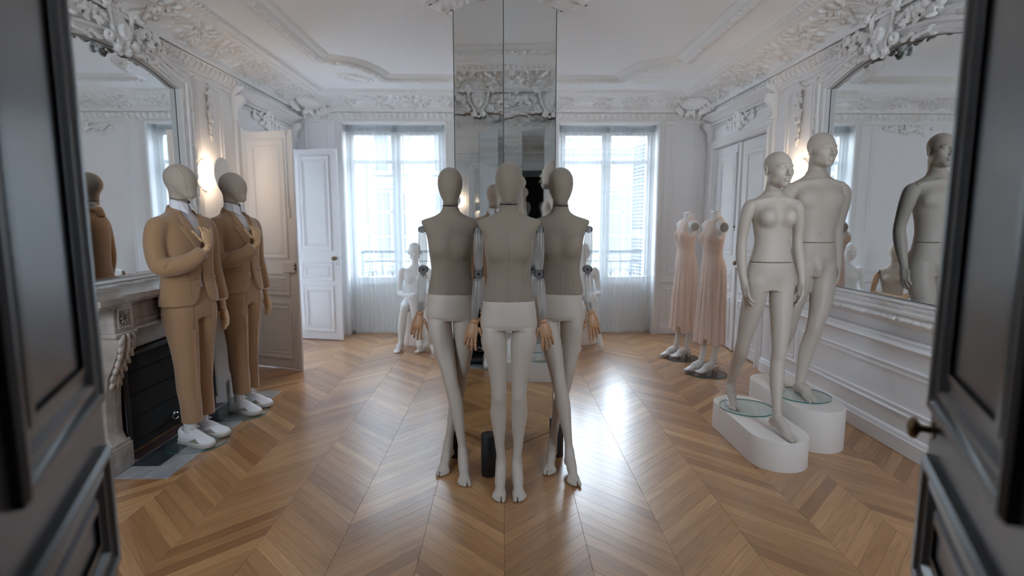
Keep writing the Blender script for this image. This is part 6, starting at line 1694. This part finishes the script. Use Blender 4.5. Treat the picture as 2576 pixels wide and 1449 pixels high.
MB().tube([(-2.278, FC-.62, .862), (-2.278, FC+.62, .862)], .012).build('frieze_bead', M['marble'], t, world=True, smooth=True)
for sg in (-1, 1):
    yc = FC+sg*.70; w = .085
    pl = MB().prism([(XL, 0), (-2.33, 0), (-2.33, .17), (-2.345, .185), (XL, .185)], lambda a, b, d: (a, b and d or d, b), yc-w, yc+w)
    # block with a rosette, scroll console, tapering shaft, plinth
    pil = MB().box((XL, yc-w, .87), (-2.235, yc+w, 1.035), .004).build('pilaster_block', M['marble'], t, world=True)
    MB().sweep(rect(yc-.06, yc+.06, .893, 1.012), [(0, 0), (0, .006), (.01, .006), (.014, -.004)], lambda a, b, d: (-2.233+d, a, b)).build('rosette_frame', M['marble'], pil, world=False)
    for o in list(pil.children): o.parent = t; o.matrix_parent_inverse = Matrix.Translation(-Vector(t.location))
    ro = MB()
    for k in range(8):
        a = k*PI/4; ro.lathe([(.0, -.011), (.011, -.004), (.013, .004), (0, .010)], (0, 0, 0), 8); n = 32
        for i in range(len(ro.V)-n, len(ro.V)):
            v = ro.V[i]; ro.V[i] = (-2.229+v[2]*.5, yc+.026*math.cos(a)+v[0]*1.2*math.cos(a)-v[1]*math.sin(a)*.7, .952+.026*math.sin(a)+v[0]*1.2*math.sin(a)+v[1]*.7*math.cos(a))
    ro.build('rosette', M['marble'], t, world=True, smooth=True, kind='stuff')
    MB().box((XL, yc-w-.01, .845), (-2.222, yc+w+.01, .872), .006).build('pilaster_cap', M['marble'], t, world=True)
    prof = [(-2.23, .845), (-2.235, .80), (-2.25, .74), (-2.285, .66), (-2.315, .60), (-2.335, .50), (-2.345, .35), (-2.345, .24), (-2.335, .215), (-2.325, .185)]
    V = []; F = []
    for x, z in prof: V += [(x-.03, yc-w*.92, z), (x, yc-w*.75, z), (x+.006, yc-w*.3, z), (x+.006, yc+w*.3, z), (x, yc+w*.75, z), (x-.03, yc+w*.92, z), (XL, yc+w*.92, z), (XL, yc-w*.92, z)]
    for i in range(len(prof)-1):
        for k in range(8): F.append((i*8+k, i*8+(k+1) % 8, (i+1)*8+(k+1) % 8, (i+1)*8+k))
    mesh_obj('pilaster', V, F, M['marble'], t, world=True, smooth=35)
    lf = SDF((-2.36, yc-w-.02, .50), (-2.18, yc+w+.02, .86), .0062); r = np.random.default_rng(6)
    for i in range(7):
        z = .83-.045*i; x = np.interp(-z, [-p[1] for p in prof], [p[0] for p in prof]) if False else np.interp(z, [p[1] for p in prof][::-1], [p[0] for p in prof][::-1])
        for q in (-1, 1): lf.ell((x+.006, yc+q*(.050-.004*i), z), (.016, .017, .040), .010, rotx(q*.55))
        lf.ell((x+.012, yc, z), (.012, .012, .044), .010)
    V, F = lf.mesh(1); mesh_obj('acanthus', V, F, M['marble'], t, smooth=True, world=True)
    bd = MB()
    for i in range(22):
        z = .25+i*.0125; x = np.interp(z, [p[1] for p in prof][::-1], [p[0] for p in prof][::-1])+.006; bd.box((x-.004, yc-.013, z), (x+.005, yc+.013, z+.008))
    bd.build('fluting', M['marble'], t, world=True, kind='stuff')
    MB().box((XL, yc-w-.015, 0.006), (-2.315, yc+w+.015, .165), .004).box((XL, yc-w-.008, .165), (-2.322, yc+w+.008, .187), .005).build('pilaster_base', M['marble'], t, world=True)
# splayed white surround and iron firebox
yi0, yi1, yo0, yo1 = FC-.53, FC+.53, FC-.625, FC+.625
mesh_obj('splayed_cheek', [(-2.325, yo0, .006), (-2.40, yi0, .006), (-2.40, yi0, .70), (-2.325, yo0, .862)], [(0, 1, 2, 3)], M['door_white'], t, world=True)
mesh_obj('splayed_cheek', [(-2.325, yo1, .006), (-2.40, yi1, .006), (-2.40, yi1, .70), (-2.325, yo1, .862)], [(3, 2, 1, 0)], M['door_white'], t, world=True)
mesh_obj('splayed_head', [(-2.325, yo0, .862), (-2.40, yi0, .70), (-2.40, yi1, .70), (-2.325, yo1, .862)], [(0, 1, 2, 3)], M['marble'], t, world=True)
fb = MB().sweep([(yi0+.005, .075), (yi0+.005, .69), (yi1-.005, .69), (yi1-.005, .075)], [(0, .0), (0, .02), (-.012, .028), (-.035, .018), (-.04, -.01)], lambda a, b, d: (-2.41+d, a, b), closed=False)
fb.build('firebox_frame', M['black_metal'], t, world=True, smooth=40)
for i in range(4):
    z0 = .075+.155*i; MB().box((-2.44, yi0+.035, z0+.003), (-2.425, yi1-.035, z0+.152), .003).build('shutter_slat', M['soot'], t, world=True)
MB().box((XL, yi0, .006), (-2.45, yi1, .70)).build('firebox', M['soot'], t, world=True)
mb = MB(); mb.tube([(-2.40+.006*math.cos(a), FC+.03*math.cos(a)-.02, .105+.022*math.sin(a)) for a in np.linspace(0, 2*PI, 17)], .004, 6, cap=False).box((-2.424, FC-.035, .118), (-2.408, FC-.005, .132), .002)
mb.build('shutter_handle', M['chrome'], t, world=True, smooth=50)
for k in range(5):
    y0 = yi0+.0+k*(yi1-yi0)/5; MB().box((-2.42, y0+.002, .004), (-2.33, y0+(yi1-yi0)/5-.002, .012), .001).build('hearth_tile', M['brick_soot'], t, world=True)
# stone hearth set into the floor: pale border slabs round a dark centre
h = thing('hearth', 'flush stone hearth with dark centre slab before the fireplace', 'hearth', (-2.2, 3.92, 0))
y0, y1, x0, x1 = 3.088, 4.752, -2.40, -2.0
def slab(name, P, mat): MB().prism(P, lambda a, b, d: (a, b, d), -.004, .0045).build(name, M[mat], h, world=True)
slab('border_slab', [(x0, y0), (-2.16, y0), (-2.16, 3.247), (x0, 3.247)], 'marble_grey')
slab('border_slab', [(-2.158, y0), (x1, y0), (x1, 3.86), (-2.145, 3.86), (-2.145, 3.249), (-2.158, 3.249)], 'marble_grey')
slab('border_slab', [(x1, 3.862), (x1, y1), (-2.145, y1), (-2.145, 3.862)], 'marble_grey')
slab('border_slab', [(-2.147, y1), (x0, y1), (x0, 4.60), (-2.147, 4.60)], 'marble_grey')
slab('centre_slab', [(-2.325, 3.249), (-2.147, 3.249), (-2.147, 3.92), (-2.325, 3.92)], 'marble_dark')
slab('centre_slab', [(-2.325, 3.922), (-2.147, 3.922), (-2.147, 4.598), (-2.325, 4.598)], 'marble_dark')
slab('inner_strip', [(-2.325, 3.249), (-2.327, 4.598), (x0, 4.598), (x0, 3.249)], 'marble_grey')
